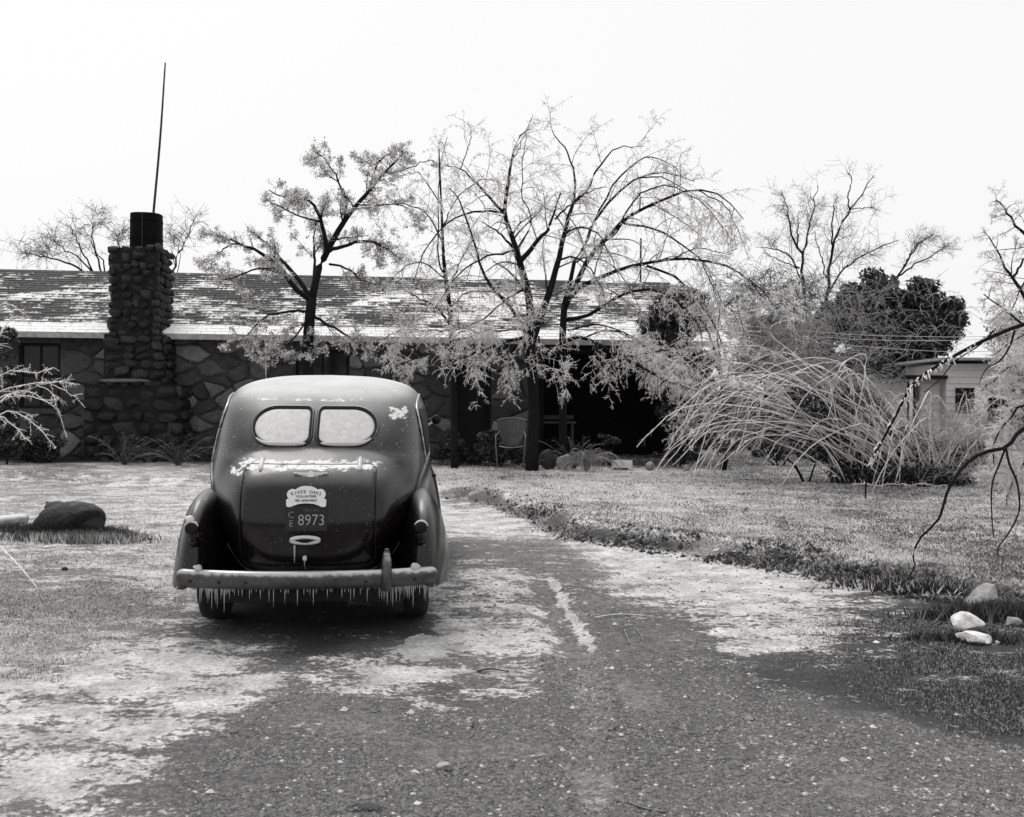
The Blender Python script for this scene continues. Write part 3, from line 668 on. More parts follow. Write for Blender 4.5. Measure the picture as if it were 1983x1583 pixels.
# chimney
chim = mk('chimney', *join([box(x_(234), x_(320), -.70, .24, 2.0, 4.80), box(x_(221), x_(334), -.75, -.0, 1.7, 2.9), box(x_(186), x_(364), -.80, -.0, -.2, 1.8)]), 'chimney_core', house, smooth=False)
CSM = [mesh_data('chimney_stone', *blob(.5, .5, .5, 70 + q, .18, 2, .55, 10), 'chimney_stone_%d' % (q % 4), False) for q in range(8)]
rr = random.Random(8)
def lay(x0, x1, c0, c1, z0, z1, sw, sh, sides=('f', 'r', 'l'), depth=.19):
    z = z0
    while z < z1 - .05:
        h = sh * rr.uniform(.8, 1.25)
        if 'f' in sides:
            x = x0 + rr.uniform(-.05, .02)
            while x < x1 - .04:
                w = sw * rr.uniform(.65, 1.45); w = min(w, x1 - x + .05)
                o = bpy.data.objects.new('chimney_stone', rr.choice(CSM)); link(o, chim)
                o.location = (x + w / 2, c0 + rr.uniform(-.05, .05), z + h / 2 + rr.uniform(-.045, .045)); o.scale = (w * 1.12, depth * rr.uniform(.8, 1.25), h * rr.uniform(1.0, 1.2)); o.rotation_euler = (rr.uniform(-.25, .25), rr.uniform(-.2, .2), rr.uniform(-.3, .3)); x += w
        for sd_ in 'rl':
            if sd_ in sides:
                c = c0 + .10
                while c < c1 - .05:
                    w = sw * rr.uniform(.9, 1.4)
                    o = bpy.data.objects.new('chimney_stone', rr.choice(CSM)); link(o, chim)
                    o.location = ((x1 if sd_ == 'r' else x0) + rr.uniform(-.02, .02), c + w / 2, z + h / 2); o.scale = (depth, w * 1.05, h * 1.08); o.rotation_euler = (rr.uniform(-.15, .15), rr.uniform(-.15, .15), 0); c += w
        z += h
lay(x_(229), x_(320), -.68, .3, 2.85, 4.86, .225, .155, ('f', 'r', 'l'))
lay(x_(219), x_(336), -.74, -.1, 1.75, 2.85, .30, .20, ('f', 'r'))
lay(x_(184), x_(366), -.78, -.1, 0.0, 1.72, .36, .235, ('f', 'r'))
mk('chimney_ledge', *blob(.66, .17, .06, 90, .3, 3, .8, 20), 'stone_4', chim).location = (x_(268), -.80, hl(268, 738, -.7)[1])
fx0, fx1 = hl(248, 450, -.2)[0], hl(310, 450, -.2)[0]; fz0, fz1 = hl(280, 482, -.2)[1], hl(280, 413, -.2)[1]
fw = (fx1 - fx0) / 2; fc = (fx0 + fx1) / 2
a_ = np.linspace(0, 2 * math.pi, 25)[:-1]
V = []; F = []
zs = [fz0 - .15, fz0 + .22, fz0 + .22, fz0 + .25, fz0 + .25, fz0 + .62, fz0 + .62, fz0 + .65, fz0 + .65, fz1, fz1, fz0 + .3]; rs = [1.0, .995, 1.02, 1.02, .99, .985, 1.01, 1.01, .98, .975, .93, .93]
for z, r_ in zip(zs, rs):
    for t in a_: V.append((fc + fw * r_ * math.copysign(abs(math.cos(t)) ** .8, math.cos(t)), .0 + fw * r_ * math.copysign(abs(math.sin(t)) ** .8, math.sin(t)), z))
for k in range(len(zs) - 1):
    for i in range(24): F.append((k * 24 + i, k * 24 + (i + 1) % 24, (k + 1) * 24 + (i + 1) % 24, (k + 1) * 24 + i))
flue = mk('flue', V, F, 'flue', chim, smooth=False)
mk('band', *box(fc - .012, fc + .012, -fw - .012, -fw + .02, fz0, fz1 - .02), 'iron', flue, smooth=False)
# thin mast standing on the chimney
p0 = at(297, 415, 22.9); p1 = at(320, 122, 23.3); pm = (p0 + p1) / 2 + np.array([.02, 0, 0])
V, F = tube1([p0 - (p1 - p0) * .03, p0, pm, p1], [.03, .03, .026, .018], 8, 12)
tag(mk('antenna_mast', V, F, 'iron'), 'tall thin dark pole leaning up from the chimney flue', 'pole')
V, F = tube1([hw(hl(515, 668, -.5)[0], -.5, EZ - .1), hw(hl(515, 728, -.5)[0], -.5, hl(515, 735, -.5)[1])], [.02, .012], 6, 4)
tag(mk('ice_coated_chain', V, F, 'ice_twig'), 'thin white iced line hanging from the eave left of the leafy tree', 'chain')
# ================================================================ CAR
cb = at(593, 1131, 6.13)
car = thing('parked_car', 'dark humpbacked 1930s sedan seen from behind, iced over, icicles under its bumper', 'car', (cb[0], cb[1], 0), math.radians(6.3))
ZL = np.array([.33, .42, .55, .70, .85, .98, 1.08, 1.16, 1.24, 1.34, 1.44, 1.52, 1.58, 1.63, 1.665, 1.688, 1.70])
WL = np.array([.46, .56, .66, .74, .78, .790, .790, .788, .783, .775, .76, .725, .68, .60, .48, .32, .02])
YL = np.array([.34, .30, .29, .30, .34, .39, .45, .52, .585, .68, .79, .90, 1.03, 1.19, 1.40, 1.65, 2.0])
FL = np.array([3.35, 3.35, 3.35, 3.35, 3.35, 3.35, 3.33, 3.27, 3.18, 3.08, 2.97, 2.87, 2.77, 2.63, 2.48, 2.30, 2.02])
NL = np.array([3.4, 3.5, 3.6, 3.8, 3.8, 3.7, 3.5, 3.3, 3.2, 3.1, 3.0, 2.9, 2.7, 2.5, 2.3, 2.15, 2.0])
def pchip(y, n):
    x = np.arange(len(y)); d = np.diff(y); mm = np.zeros(len(y))
    mm[1:-1] = np.where(d[:-1] * d[1:] > 0, 2 * d[:-1] * d[1:] / (d[:-1] + d[1:] + 1e-12), 0); mm[0] = d[0]; mm[-1] = d[-1]
    s = np.linspace(0, len(y) - 1 - 1e-9, n); i = s.astype(int); t = s - i
    return (2 * t**3 - 3 * t**2 + 1) * y[i] + (t**3 - 2 * t**2 + t) * mm[i] + (-2 * t**3 + 3 * t**2) * y[i + 1] + (t**3 - t**2) * mm[i + 1]
NS = 120
zz, ww, y0, yf, nn = [pchip(q, NS) for q in (ZL, WL, YL, FL, NL)]
YM = 2.0
def prof(z): return [np.interp(z, zz, q) for q in (ww, y0, yf, nn)]
BZ = np.array([.33, .42, .60, .80, .93, 1.02, 1.08, 1.13, 1.18]); BV = np.array([.08, .12, .15, .18, .175, .14, .09, .04, 0])
bz_, bv_ = pchip(BZ, 80), pchip(BV, 80)
def bump(x, z):
    ax = np.abs(x)
    return np.interp(z + .16 * np.clip(ax / .6, 0, 2) ** 4, bz_, bv_) * (1 - sstep(.40, .70, ax))
def yrear(x, z):
    w, a, f, n = prof(z)
    q = np.clip(np.abs(x) / w, 0, .9995)
    return YM - (YM - a) * (1 - q ** n) ** (1 / n) - bump(x, z)
def xside(y, z):
    w, a, f, n = prof(z)
    return w * (1 - np.clip((YM - y) / (YM - a), 0, 1) ** n) ** (1 / n)
NT = 160
th = np.linspace(0, 2 * math.pi, NT, endpoint=False)
V = []
for k in range(NS):
    w, a, f, n = ww[k], y0[k], yf[k], nn[k]
    c, s = np.cos(th), np.sin(th)
    rear = c > 0
    e = np.where(rear, 2 / n, 2 / 3.5)
    x = w * np.sign(s) * np.abs(s) ** e
    y = np.where(rear, YM - (YM - a) * np.abs(c) ** e, YM + (f - YM) * np.abs(c) ** e)
    y = np.where(rear, y - bump(x, np.full(NT, zz[k])), y)
    V.append(np.stack([x, y, np.full(NT, zz[k])], -1))
V = np.array(V); idx = np.arange(NS * NT).reshape(NS, NT); nxt = np.roll(idx, -1, 1)
Q = np.stack([idx[:-1], nxt[:-1], nxt[1:], idx[1:]], -1).reshape(-1, 4)
Q = Q[:, ::-1]
top = np.array([[0, 2.0, 1.7005]]); bot = np.array([[0, 2.0, .33]])
T = np.stack([idx[-1], np.roll(idx[-1], -1), np.full(NT, NS * NT)], -1)[:, ::-1]; B = np.stack([idx[0], np.roll(idx[0], -1), np.full(NT, NS * NT + 1)], -1)
body = mk('body', np.vstack([V.reshape(-1, 3), top, bot]), [np.vstack([T, B]), Q], 'car_paint', car)
def patch(outline, off, m_, name, parent, rings=10, rim=.006, thick=True):
    """closed patch following the rear skin, outline = [(x,z)]"""
    O = np.array(outline); c = O.mean(0); fr = np.r_[np.linspace(.0, 1, rings + 1)[1:]]
    V = [(c[0], yrear(c[0], c[1]) - off, c[1])]
    for f in fr:
        for x, z in c + (O - c) * f: V.append((x, float(yrear(x, z)) - (off if f < .999 else off - rim * .4), z))
    for x, z in O: V.append((x, float(yrear(x, z)) + .004, z))
    n = len(O); F = []
    for i in range(n): F.append((0, 1 + (i + 1) % n, 1 + i))
    for r_ in range(rings):
        a, b_ = 1 + r_ * n, 1 + (r_ + 1) * n
        for i in range(n): F.append((a + i, a + (i + 1) % n, b_ + (i + 1) % n, b_ + i))
    return mk(name, V, F, m_, parent)
def rim_tube(outline, r, off, m_, name, parent, k=8, closed=True):
    P = [(x, float(yrear(x, z)) - off, z) for x, z in outline]
    if closed: P = P + P[:2]
    V, F = tube1(P, r, k, cap=not closed); return mk(name, V, F, m_, parent)
def rrect(x0, x1, z0, z1, radii, n=8):
    """radii: tl,tr,br,bl ; goes clockwise seen from behind"""
    out = []
    for (cx, cz, a0), r_ in zip(((x0, z1, 180), (x1, z1, 90), (x1, z0, 0), (x0, z0, -90)), radii):
        sx = 1 if cx == x0 else -1; sz = -1 if cz == z1 else 1
        for k in range(n + 1):
            a = math.radians(a0 - 90 * k / n)
            rx, rz = (r_ if isinstance(r_, tuple) else (r_, r_))
            out.append((cx + sx * rx + rx * math.cos(a), cz + sz * rz + rz * math.sin(a)))
    return out
def dense(o, step=.02):
    P = np.array(o + [o[0]]); out = []
    for a, b_ in zip(P[:-1], P[1:]):
        n = max(1, int(np.hypot(*(b_ - a)) / step))
        for k in range(n): out.append(tuple(a + (b_ - a) * k / n))
    return out
# boot lid, its shut line
lid_o = dense(rrect(-.43, .41, .455, 1.085, (.05, .05, .05, .05)), .03)
rim_tube(lid_o, .0030, .0005, 'seam', 'lid_seam', car, 6)
lid = patch(dense(rrect(-.425, .405, .46, 1.08, (.048, .048, .048, .048)), .03), .0035, 'car_paint', 'trunk_lid', car, 16)
# rear windows
for sgn, lab in ((-1, None), (1, None)):
    cx = -.012
    xa, xb = sorted((cx + sgn * .030, cx + sgn * .400))
    R_in, R_out = (.035, .035), (.15, .115)
    radii = (R_out, R_in, (.05, .05), (.13, .10)) if sgn < 0 else (R_in, R_out, (.13, .10), (.05, .05))
    o = dense(rrect(xa, xb, 1.215, 1.435, radii), .018)
    w = patch(o, .011, 'frosted_glass', 'rear_window', car, 14)
    O = np.array(o); c = O.mean(0); oo = [tuple(q) for q in c + (O - c) * np.array([1.03, 1.05])]
    rim_tube(oo, .0095, .006, 'seam', 'rubber_seal', w, 6)
    o3 = [tuple(q) for q in c + (O - c) * np.array([1.085, 1.15])]
    rim_tube(o3, .011, -.001, 'car_paint', 'moulding', w, 8)
    led = [q for q in o3 if q[1] < 1.235]; led.sort(key=lambda q: q[0])
    ld = [(x, z + .012) for x, z in led if abs(x - cx) > .045]
    P = [(x, float(yrear(x, z)) - .016, z) for x, z in ld]
    V, F = tube1(P, [.005, .016, .019, .017, .005], 7); mk('ice_ledge', V, F, 'ice', w)
# wide welt round the tub where fenders meet
for sgn in (-1, 1):
    pts = [(.10, .392), (.34, .398), (.44, .42), (.515, .48), (.575, .58), (.62, .70), (.655, .82), (.69, .93), (.73, 1.02), (.765, 1.10)]
    P = [(sgn * x, float(yrear(x, z)) - .006, z) for x, z in pts]
    V, F = tube1(P, [.009, .011, .012, .012, .010], 8, 40); mk('body_welt', V, F, 'car_paint', car)
    P = [(sgn * x, float(yrear(x, z)) - .012, z) for x, z in [(.672, .84), (.69, .91), (.715, .975), (.745, 1.04), (.775, 1.10), (.79, 1.14)]]
    V, F = tube1(P, [.003, .007, .008, .007, .003], 6, 20); mk('frost_line', V, F, 'ice_twig', car)
    # drip rail over the doors
    P = [(sgn * (float(xside(y, z)) + .006), y, z) for y, z in [(1.0, 1.02), (1.06, 1.2), (1.12, 1.34), (1.22, 1.46), (1.5, 1.53), (2.0, 1.55), (2.6, 1.52), (2.85, 1.42)]] if sgn else []
    V, F = tube1(P, .009, 6, 40); mk('drip_rail', V, F, 'bumper_metal', car)
    # side windows
    for ya, yb in ((1.16, 1.62), (1.72, 2.7)):
        G = []
        ny, nz = 10, 6
        for j in range(nz + 1):
            z = 1.17 + .27 * j / nz
            for i in range(ny + 1):
                y = ya + (yb - ya) * i / ny + (.10 * (j / nz) ** 2 if ya < 1.5 and i == 0 else 0)
                G.append((sgn * (float(np.interp(z, zz, ww)) if y > YM else float(xside(y, z))) + sgn * .004, y, z))
        F = [(j * (ny + 1) + i, j * (ny + 1) + i + 1, (j + 1) * (ny + 1) + i + 1, (j + 1) * (ny + 1) + i) for j in range(nz) for i in range(ny)]
        mk('side_window', G, F, 'lens_dark', car)
    # rear fender
    ys = [.085, .10, .135, .20, .32, .5, .75, 1.0, 1.25, 1.45, 1.58, 1.64]
    hs = [.37, .46, .575, .69, .80, .875, .90, .87, .78, .64, .48, .36]
    xo = [.735, .763, .788, .815, .848, .880, .905, .915, .910, .89, .87, .85]
    xi = [.68, .665, .65, .63, .60, .56, .52, .49, .48, .48, .5, .52]
    n = 40; ys, hs, xo, xi = [pchip(np.array(q), n) for q in (ys, hs, xo, xi)]
    A = np.linspace(0, math.pi, 25); V = []
    for k in range(n):
        xc, ha = (xo[k] + xi[k]) / 2, (xo[k] - xi[k]) / 2; zb = .335 + .0 * k
        c_, s_ = np.cos(A), np.sin(A); mexp = 2 / 2.35
        flare = .012 * np.clip(1 - s_ * 3, 0, 1) * (c_ > 0)
        mo = np.where(c_ > 0, 2 / 1.72, mexp); X = xc + ha * np.sign(c_) * np.abs(c_) ** mo + flare; Z = zb + (hs[k] - zb) * np.abs(s_) ** np.where(c_ > 0, 2 / 2.0, mexp)
        V.append(np.stack([sgn * X, np.full(25, ys[k]), Z], -1))
    V = np.array(V).reshape(-1, 3); idx = np.arange(n * 25).reshape(n, 25)
    Q = np.stack([idx[:-1, :-1], idx[:-1, 1:], idx[1:, 1:], idx[1:, :-1]], -1).reshape(-1, 4)
    cc = V[:25].mean(0)[None]; T = np.stack([idx[0, :-1], idx[0, 1:], np.full(24, n * 25)], -1)
    if sgn > 0: Q = Q[:, ::-1]
    else: T = T[:, ::-1]
    fd = mk('rear_fender', np.vstack([V, cc]), [T, Q], 'car_paint', car)
    # front fender
    ys = pchip(np.array([2.75, 2.82, 3.0, 3.3, 3.7, 4.1, 4.4, 4.52]), 24); hs = pchip(np.array([.36, .48, .68, .88, .95, .88, .66, .42]), 24)
    V = []
    for k in range(24):
        s_, c_ = np.sin(A), np.cos(A); V.append(np.stack([sgn * (.73 + .22 * np.sign(c_) * np.abs(c_) ** .85), np.full(25, ys[k]), .34 + (hs[k] - .34) * np.abs(s_) ** .85], -1))
    V = np.array(V).reshape(-1, 3); idx = np.arange(24 * 25).reshape(24, 25)
    Q = np.stack([idx[:-1, :-1], idx[:-1, 1:], idx[1:, 1:], idx[1:, :-1]], -1).reshape(-1, 4)
    if sgn > 0: Q = Q[:, ::-1]
    mk('front_fender', V, [Q], 'car_paint', car)
    V, F = blob(.09, .16, .09, 3, 0, 2); hlm = mk('headlamp', V, F, 'car_paint', car); hlm.location = (sgn * .72, 4.1, .93)
    V, F = blob(.08, .02, .08, 3, 0, 2); hq = mk('lens', V, F, 'chrome', hlm); hq.location = (0, .145, 0)
    mk('running_board', *box(sgn * .6 if sgn > 0 else -.90, .90 if sgn > 0 else -.6, 1.55, 2.85, .33, .38), 'underside', car, smooth=False)
    # wheels
    for yy in (.86, 3.75):
        prf = [(.20, -.06), (.30, -.075), (.335, -.065), (.348, -.03), (.348, .03), (.335, .065), (.30, .075), (.20, .06)]
        V = []; F = []
        for i in range(36):
            a = i * math.pi / 18
            for r_, x in prf: V.append((x * 1.18, r_ * math.cos(a), r_ * math.sin(a)))
        for i in range(36):
            for j in range(7): F.append((i * 8 + j, i * 8 + j + 1, ((i + 1) % 36) * 8 + j + 1, ((i + 1) % 36) * 8 + j))
        wh = mk('wheel', *join([([(x, r_ * math.cos(t), r_ * math.sin(t)) for x in (-.03, .03) for r_ in (.21,) for t in np.linspace(0, 2 * math.pi, 25)[:-1]], [tuple(range(24))[::-1], tuple(range(24, 48))] + [(i, (i + 1) % 24, 24 + (i + 1) % 24, 24 + i) for i in range(24)])]), 'underside', car, smooth=False)
        wh.location = (sgn * (.675 if yy < 2 else .68), yy, .345)
        mk('tyre', V, F, 'rubber', wh)
    # tail lamp
    s2 = sgn * .695
    V = []; F = []
    pr = [(.0, .030), (.020, .042), (.10, .038), (.16, .022), (.19, .004)]
    for yy, r_ in pr:
        for t in np.linspace(0, 2 * math.pi, 21)[:-1]: V.append((r_ * math.cos(t), yy, r_ * math.sin(t)))
    for j in range(len(pr) - 1):
        for i in range(20): F.append((j * 20 + i, j * 20 + (i + 1) % 20, (j + 1) * 20 + (i + 1) % 20, (j + 1) * 20 + i))
    tl = mk('tail_lamp', V, F, 'car_paint', car); tl.location = (s2, .055, .71)
    V = [(r_ * math.cos(t), y_, r_ * math.sin(t)) for y_, r_ in ((-.004, .0001), (-.004, .026), (.003, .037), (.012, .040)) for t in np.linspace(0, 2 * math.pi, 21)[:-1]]
    F = [(j * 20 + i, j * 20 + (i + 1) % 20, (j + 1) * 20 + (i + 1) % 20, (j + 1) * 20 + i) for j in range(3) for i in range(20)]
    mk('lens', V, F, 'lens_dark', tl)
    P = [(.043 * math.cos(t), .01, .043 * math.sin(t)) for t in np.linspace(.35 if sgn < 0 else .2, 2.7, 14)]
    V, F = tube1(P, [.003, .007, .008, .006, .003], 6); mk('ice_rim', V, F, 'ice', tl)
    V, F = tube1([(0, .06, -.03), (0, .09, -.085), (0, .16, -.13)], [.022, .03, .04], 8, 6); mk('lamp_bracket', V, F, 'car_paint', tl)
    if sgn < 0:
        V, F = blob(.032, .028, .024, 12, .25, 3, 1, 6); q = mk('ice_lump', V, F, 'ice', tl); q.location = (-.012, .03, .055)
    V, F = blob(.030, .026, .022, 13 + sgn, .35, 3, 1, 8); q = mk('ice_lump', V, F, 'icicle_ice', car); q.location = (sgn * .655, .07, .468)
    mk('bumper_bracket', *box(sgn * .55 - .025, sgn * .55 + .025, .10, .4, .36, .41), 'iron', car, smooth=False)
# hood and grille
V = []; F = []
st = [(3.25, .60, 1.10), (3.6, .50, 1.08), (4.0, .40, 1.03), (4.35, .30, .96), (4.55, .18, .86), (4.60, .04, .80)]
for y, w, h in st:
    for t in np.linspace(0, math.pi, 17): V.append((w * np.sign(math.cos(t)) * abs(math.cos(t)) ** .8, y, .35 + (h - .35) * abs(math.sin(t)) ** .7))
for j in range(len(st) - 1):
    for i in range(16): F.append((j * 17 + i, (j + 1) * 17 + i, (j + 1) * 17 + i + 1, j * 17 + i + 1))
mk('hood', V, F, 'car_paint', car)
mk('floor_pan', *box(-.62, .62, .35, 4.3, .28, .345), 'underside', car, smooth=False)
V, F = tube1([(-.6, .86, .345), (.6, .86, .345)], .04, 8); mk('axle', V, F, 'underside', car)
mk('underbumper_shade', *box(-.60, .60, .36, .42, .20, .40), 'underside', car, smooth=False)  # added dark box, puts the black shade into the gap under the bumper
V, F = blob(.42, .20, .11, 6, .02, 2); q = mk('fuel_tank', V, F, 'underside', car); q.location = (0, .55, .30)
# bumper
bx = np.sin(np.linspace(-1, 1, 41) * math.pi / 2)
def bump_y(u): return .12 * abs(u) ** 2.6
def bump_z(u): return .400 + .006 * abs(u) ** 2
prof_b = [(.022, .050), (-.004, .058), (-.024, .046), (-.033, .020), (-.030, -.012), (-.022, -.030), (-.012, -.050), (.012, -.058), (.022, -.050)]
V = []; F = []
for u in bx:
    s_ = math.sqrt(max(.02, 1 - (max(0, (abs(u) - .93)) / .07) ** 2))
    for dy, dz in prof_b: V.append((u * .80 + .004, bump_y(u) + dy * s_, bump_z(u) + dz * s_ ** .8))
nb = len(prof_b)
for i in range(40):
    for j in range(nb): F.append((i * nb + j, (i + 1) * nb + j, (i + 1) * nb + (j + 1) % nb, i * nb + (j + 1) % nb))
F += [tuple(range(nb)), tuple(range(40 * nb, 41 * nb))[::-1]]
bmp = mk('bumper', V, F, 'bumper_metal', car)
for x in (-.70, -.52, -.36, .36, .66):
    V, F = blob(.012, .007, .009, 3, 0, 1); q = mk('bolt', V, F, 'iron', bmp); q.location = (x, bump_y(x / .825) - .031, .392)
gpz = [(.30, .05), (.325, .055), (.40, .072), (.48, .055), (.545, .022), (.575, .004)]
V = []; F = []
for z, d in [(.325, .01)] + [(.335, .03), (.36, .05), (.41, .065), (.46, .058), (.52, .042), (.56, .022), (.585, .004)]:
    w_ = .034 * (1 - max(0, (z - .47) / .13) ** 2 * .75)
    for t in np.linspace(0, 2 * math.pi, 13)[:-1]: V.append((w_ * math.cos(t), -.01 - d * max(0, math.sin(t)) + .018 * max(0, -math.sin(t)), z))
for j in range(7):
    for i in range(12): F.append((j * 12 + i, j * 12 + (i + 1) % 12, (j + 1) * 12 + (i + 1) % 12, (j + 1) * 12 + i))
F += [tuple(range(12)), tuple(range(84, 96))[::-1]]
gd = mk('bumper_guard', V, F, 'bumper_metal', bmp); gd.location = (.485, bump_y(.59), 0)
# icicles
rr = random.Random(44)
icm = []
for q in range(5):
    L_ = 1.0; V, F = tube1([(0, 0, 0), (rr.uniform(-.02, .02), 0, -.4), (rr.uniform(-.03, .03), 0, -1)], [.5, .32, .05], 5, 5); icm.append(mesh_data('icicle', V, F, 'icicle_ice'))
def icicle(x, y, z, L_, w_, par):
    o = bpy.data.objects.new('icicle', rr.choice(icm)); link(o, par); o.location = (x, y, z); o.scale = (w_, w_, L_)
x = -.79
while x < .80:
    dense_ = abs(x) > .45
    L_ = rr.choice([.015, .03, .045, .06, .075, .10]) if dense_ else rr.choice([.012, .02, .03, .05, .07])
    if rr.random() < (.95 if dense_ else .6): icicle(x, bump_y(x / .825) + .006, bump_z(x / .825) - .055, L_ * rr.uniform(.8, 1.5), rr.uniform(.005, .009), bmp)
    x += rr.uniform(.006, .014) if dense_ else rr.uniform(.010, .028)
for x in (.85, .865, .88, .895, .905, .92): icicle(x, .25 + rr.uniform(-.1, .1), .345, rr.uniform(.02, .06), .008, car)
# boot furniture
def onlid(x, z, off=.006): return (x, float(yrear(x, z)) - off, z)
for x in (-.325, .302):
    P = [onlid(x, z, .014) for z in (1.125, 1.11, 1.09, 1.065, 1.05)]
    V, F = tube1(P, [.010, .014, .015, .014, .008], 8, 8); mk('hinge', V, F, 'ice', car)
# winged badge
cx, cz = -.002, 1.022
def flat_poly(pts, th_, m_, name, parent, y):
    n = len(pts); V = [(x, y - th_, z) for x, z in pts] + [(x, y + .01, z) for x, z in pts]
    F = [tuple(range(n))] + [(i, n + i, n + (i + 1) % n, (i + 1) % n) for i in range(n)]
    return mk(name, V, F, m_, parent, smooth=False)
by = float(yrear(cx, cz)) - .008
em = flat_poly([(cx + .022 * math.cos(t), cz + .003 + .020 * math.sin(t) - (.008 if abs(t + math.pi / 2) < .2 else 0)) for t in np.linspace(math.pi, -math.pi, 25)[:-1]], .008, 'sign_white', 'winged_badge', car, by)
for sg in (-1, 1):
    for k in range(3):
        L_ = .108 - .026 * k; z_ = cz + .011 - .0085 * k
        pts = [(cx + sg * .018, z_ + .0035), (cx + sg * L_, z_ + .0045 - .001 * k), (cx + sg * (L_ - .012), z_ - .0015), (cx + sg * .018, z_ - .003)]
        flat_poly(pts if sg > 0 else pts[::-1], .006, 'sign_white', 'wing_feather', em, float(yrear(cx + sg * .06, cz)) - .006)
# text helper
def text(s, size, m_, name, parent, loc, sx=1.0, rot=0.0, ext=.0012, off=0.0):
    cu = bpy.data.curves.new(name, 'FONT'); cu.body = s; cu.size = size; cu.align_x = 'CENTER'; cu.align_y = 'CENTER'; cu.extrude = ext; cu.offset = off; cu.resolution_u = 3
    ob = bpy.data.objects.new(name, cu); COL.objects.link(ob)
    bpy.context.view_layer.update()
    me = bpy.data.meshes.new_from_object(ob.evaluated_get(bpy.context.evaluated_depsgraph_get()))
    bpy.data.objects.remove(ob); bpy.data.curves.remove(cu)
    me.materials.clear(); me.materials.append(MATS[m_])
    o = bpy.data.objects.new(name, me); link(o, parent)
    o.matrix_local = Matrix.Translation(loc) @ Matrix.Rotation(math.radians(90), 4, 'X') @ Matrix.Rotation(rot, 4, 'Z') @ Matrix.Diagonal((sx, 1, 1, 1))
    return o
# number plate
px_, pz_ = -.014, .765; py_ = min(float(yrear(px_ + a, pz_ + b_)) for a in (-.12, 0, .12) for b_ in (-.07, 0, .07)) - .012
V, F = join([box(-.127, .127, -.002, .002, -.078, .078), box(-.127, .127, -.004, .004, .0745, .078), box(-.02, .02, .002, .03, -.03, .03)])
pl = mk('number_plate', V, F, 'plate_black', car, smooth=False); pl.location = (px_, py_, pz_)
text('8973', .098, 'plate_paint', 'plate_number', pl, (.032, -.0045, -.014), .86, off=-.0008)
text('C', .056, 'plate_paint', 'plate_letter', pl, (-.092, -.0045, .020), 1.0, off=-.0012)
text('E', .056, 'plate_paint', 'plate_letter', pl, (-.091, -.0045, -.034), 1.0, off=-.0012)
text('TEXAS', .026, 'plate_paint', 'plate_state', pl, (.028, -.0045, .050), 1.3, off=-.0009)
# club sign above the plate
out = []
def arc(cx_, cz_, rx, rz, a0, a1, n=10): return [(cx_ + rx * math.cos(math.radians(a0 + (a1 - a0) * k / n)), cz_ + rz * math.sin(math.radians(a0 + (a1 - a0) * k / n))) for k in range(n + 1)]
half = arc(.082, .020, .036, .034, 100, -38, 8)[0:]   # right lobe
topa = arc(0, .030, .076, .042, 90, 28, 6)
scr = [(.104, -.006), (.118, -.008), (.122, -.016), (.121, -.052), (.108, -.058), (.092, -.056), (.075, -.048), (.045, -.038), (0, -.034)]
R_ = topa + half[1:] + scr
L2 = [(-x, z) for x, z in R_[::-1]][1:-1]
outl = R_ + L2
sg = flat_poly(outl, .002, 'sign_white', 'club_sign', car, 0)
sg.location = (px_, py_ - .006, .893)
def arctext(s, size, r_, zc, spread, sx):
    n = len(s)
    for i, ch in enumerate(s):
        if ch == ' ': continue
        a = (i - (n - 1) / 2) * spread
        text(ch, size, 'sign_ink', 'letter', sg, (r_ * math.sin(a), -.0035, zc + r_ * math.cos(a)), sx, -a, .0006, .0002)
arctext('RIVER OAKS', .0290, .30, -.264, .0640, .80)
text('VOLUNTEER', .0200, 'sign_ink', 'sign_line', sg, (0, -.0035, .008), 1.12, 0, .0006, .0002)
text('FIRE  DEPARTMENT', .0195, 'sign_ink', 'sign_line', sg, (0, -.0035, -.018), .80, 0, .0006, .0002)
# boot handle: chrome oval with dark hollow
hx_, hz_ = -.018, .625; hy_ = float(yrear(hx_, hz_))
V, F = blob(.103, .05, .030, 1, 0, 3); hd = mk('boot_handle', V, F, 'car_paint', car); hd.location = (hx_, hy_ - .012, hz_)
P = [(.086 * math.cos(t), -.040 - .004 * math.sin(t), .008 + .018 * math.sin(t)) for t in np.linspace(0, 2 * math.pi, 33)]
V, F = tube1(P, .0125, 8, cap=False); mk('ice_rim', V, F, 'ice', hd)
V, F = blob(.062, .012, .013, 1, 0, 2); q = mk('hollow', V, F, 'seam', hd); q.location = (0, -.045, .010)
V, F = blob(.015, .02, .020, 4, .1, 2); q = mk('lock_knob', V, F, 'ice', car); q.location = (-.022, float(yrear(-.02, .52)) - .02, .515)
icicle(-.082, hy_ - .035, .60, .11, .015, car); icicle(-.024, float(yrear(-.02, .5)) - .02, .50, .04, .008, car)
V, F = blob(.045, .025, .045, 2, 0, 2); q = mk('side_mirror', V, F, 'lens_dark', car); q.location = (.885, 2.95, 1.33)
V, F = tube1([(.70, 2.98, 1.22), (.80, 2.97, 1.27), (.885, 2.96, 1.33)], .010, 6, 5); mk('mirror_arm', V, F, 'chrome', car)
V, F = blob(.02, .06, .018, 2, 0, 1); q = mk('door_handle', V, F, 'iron', car); q.location = (.835, 1.9, .90)
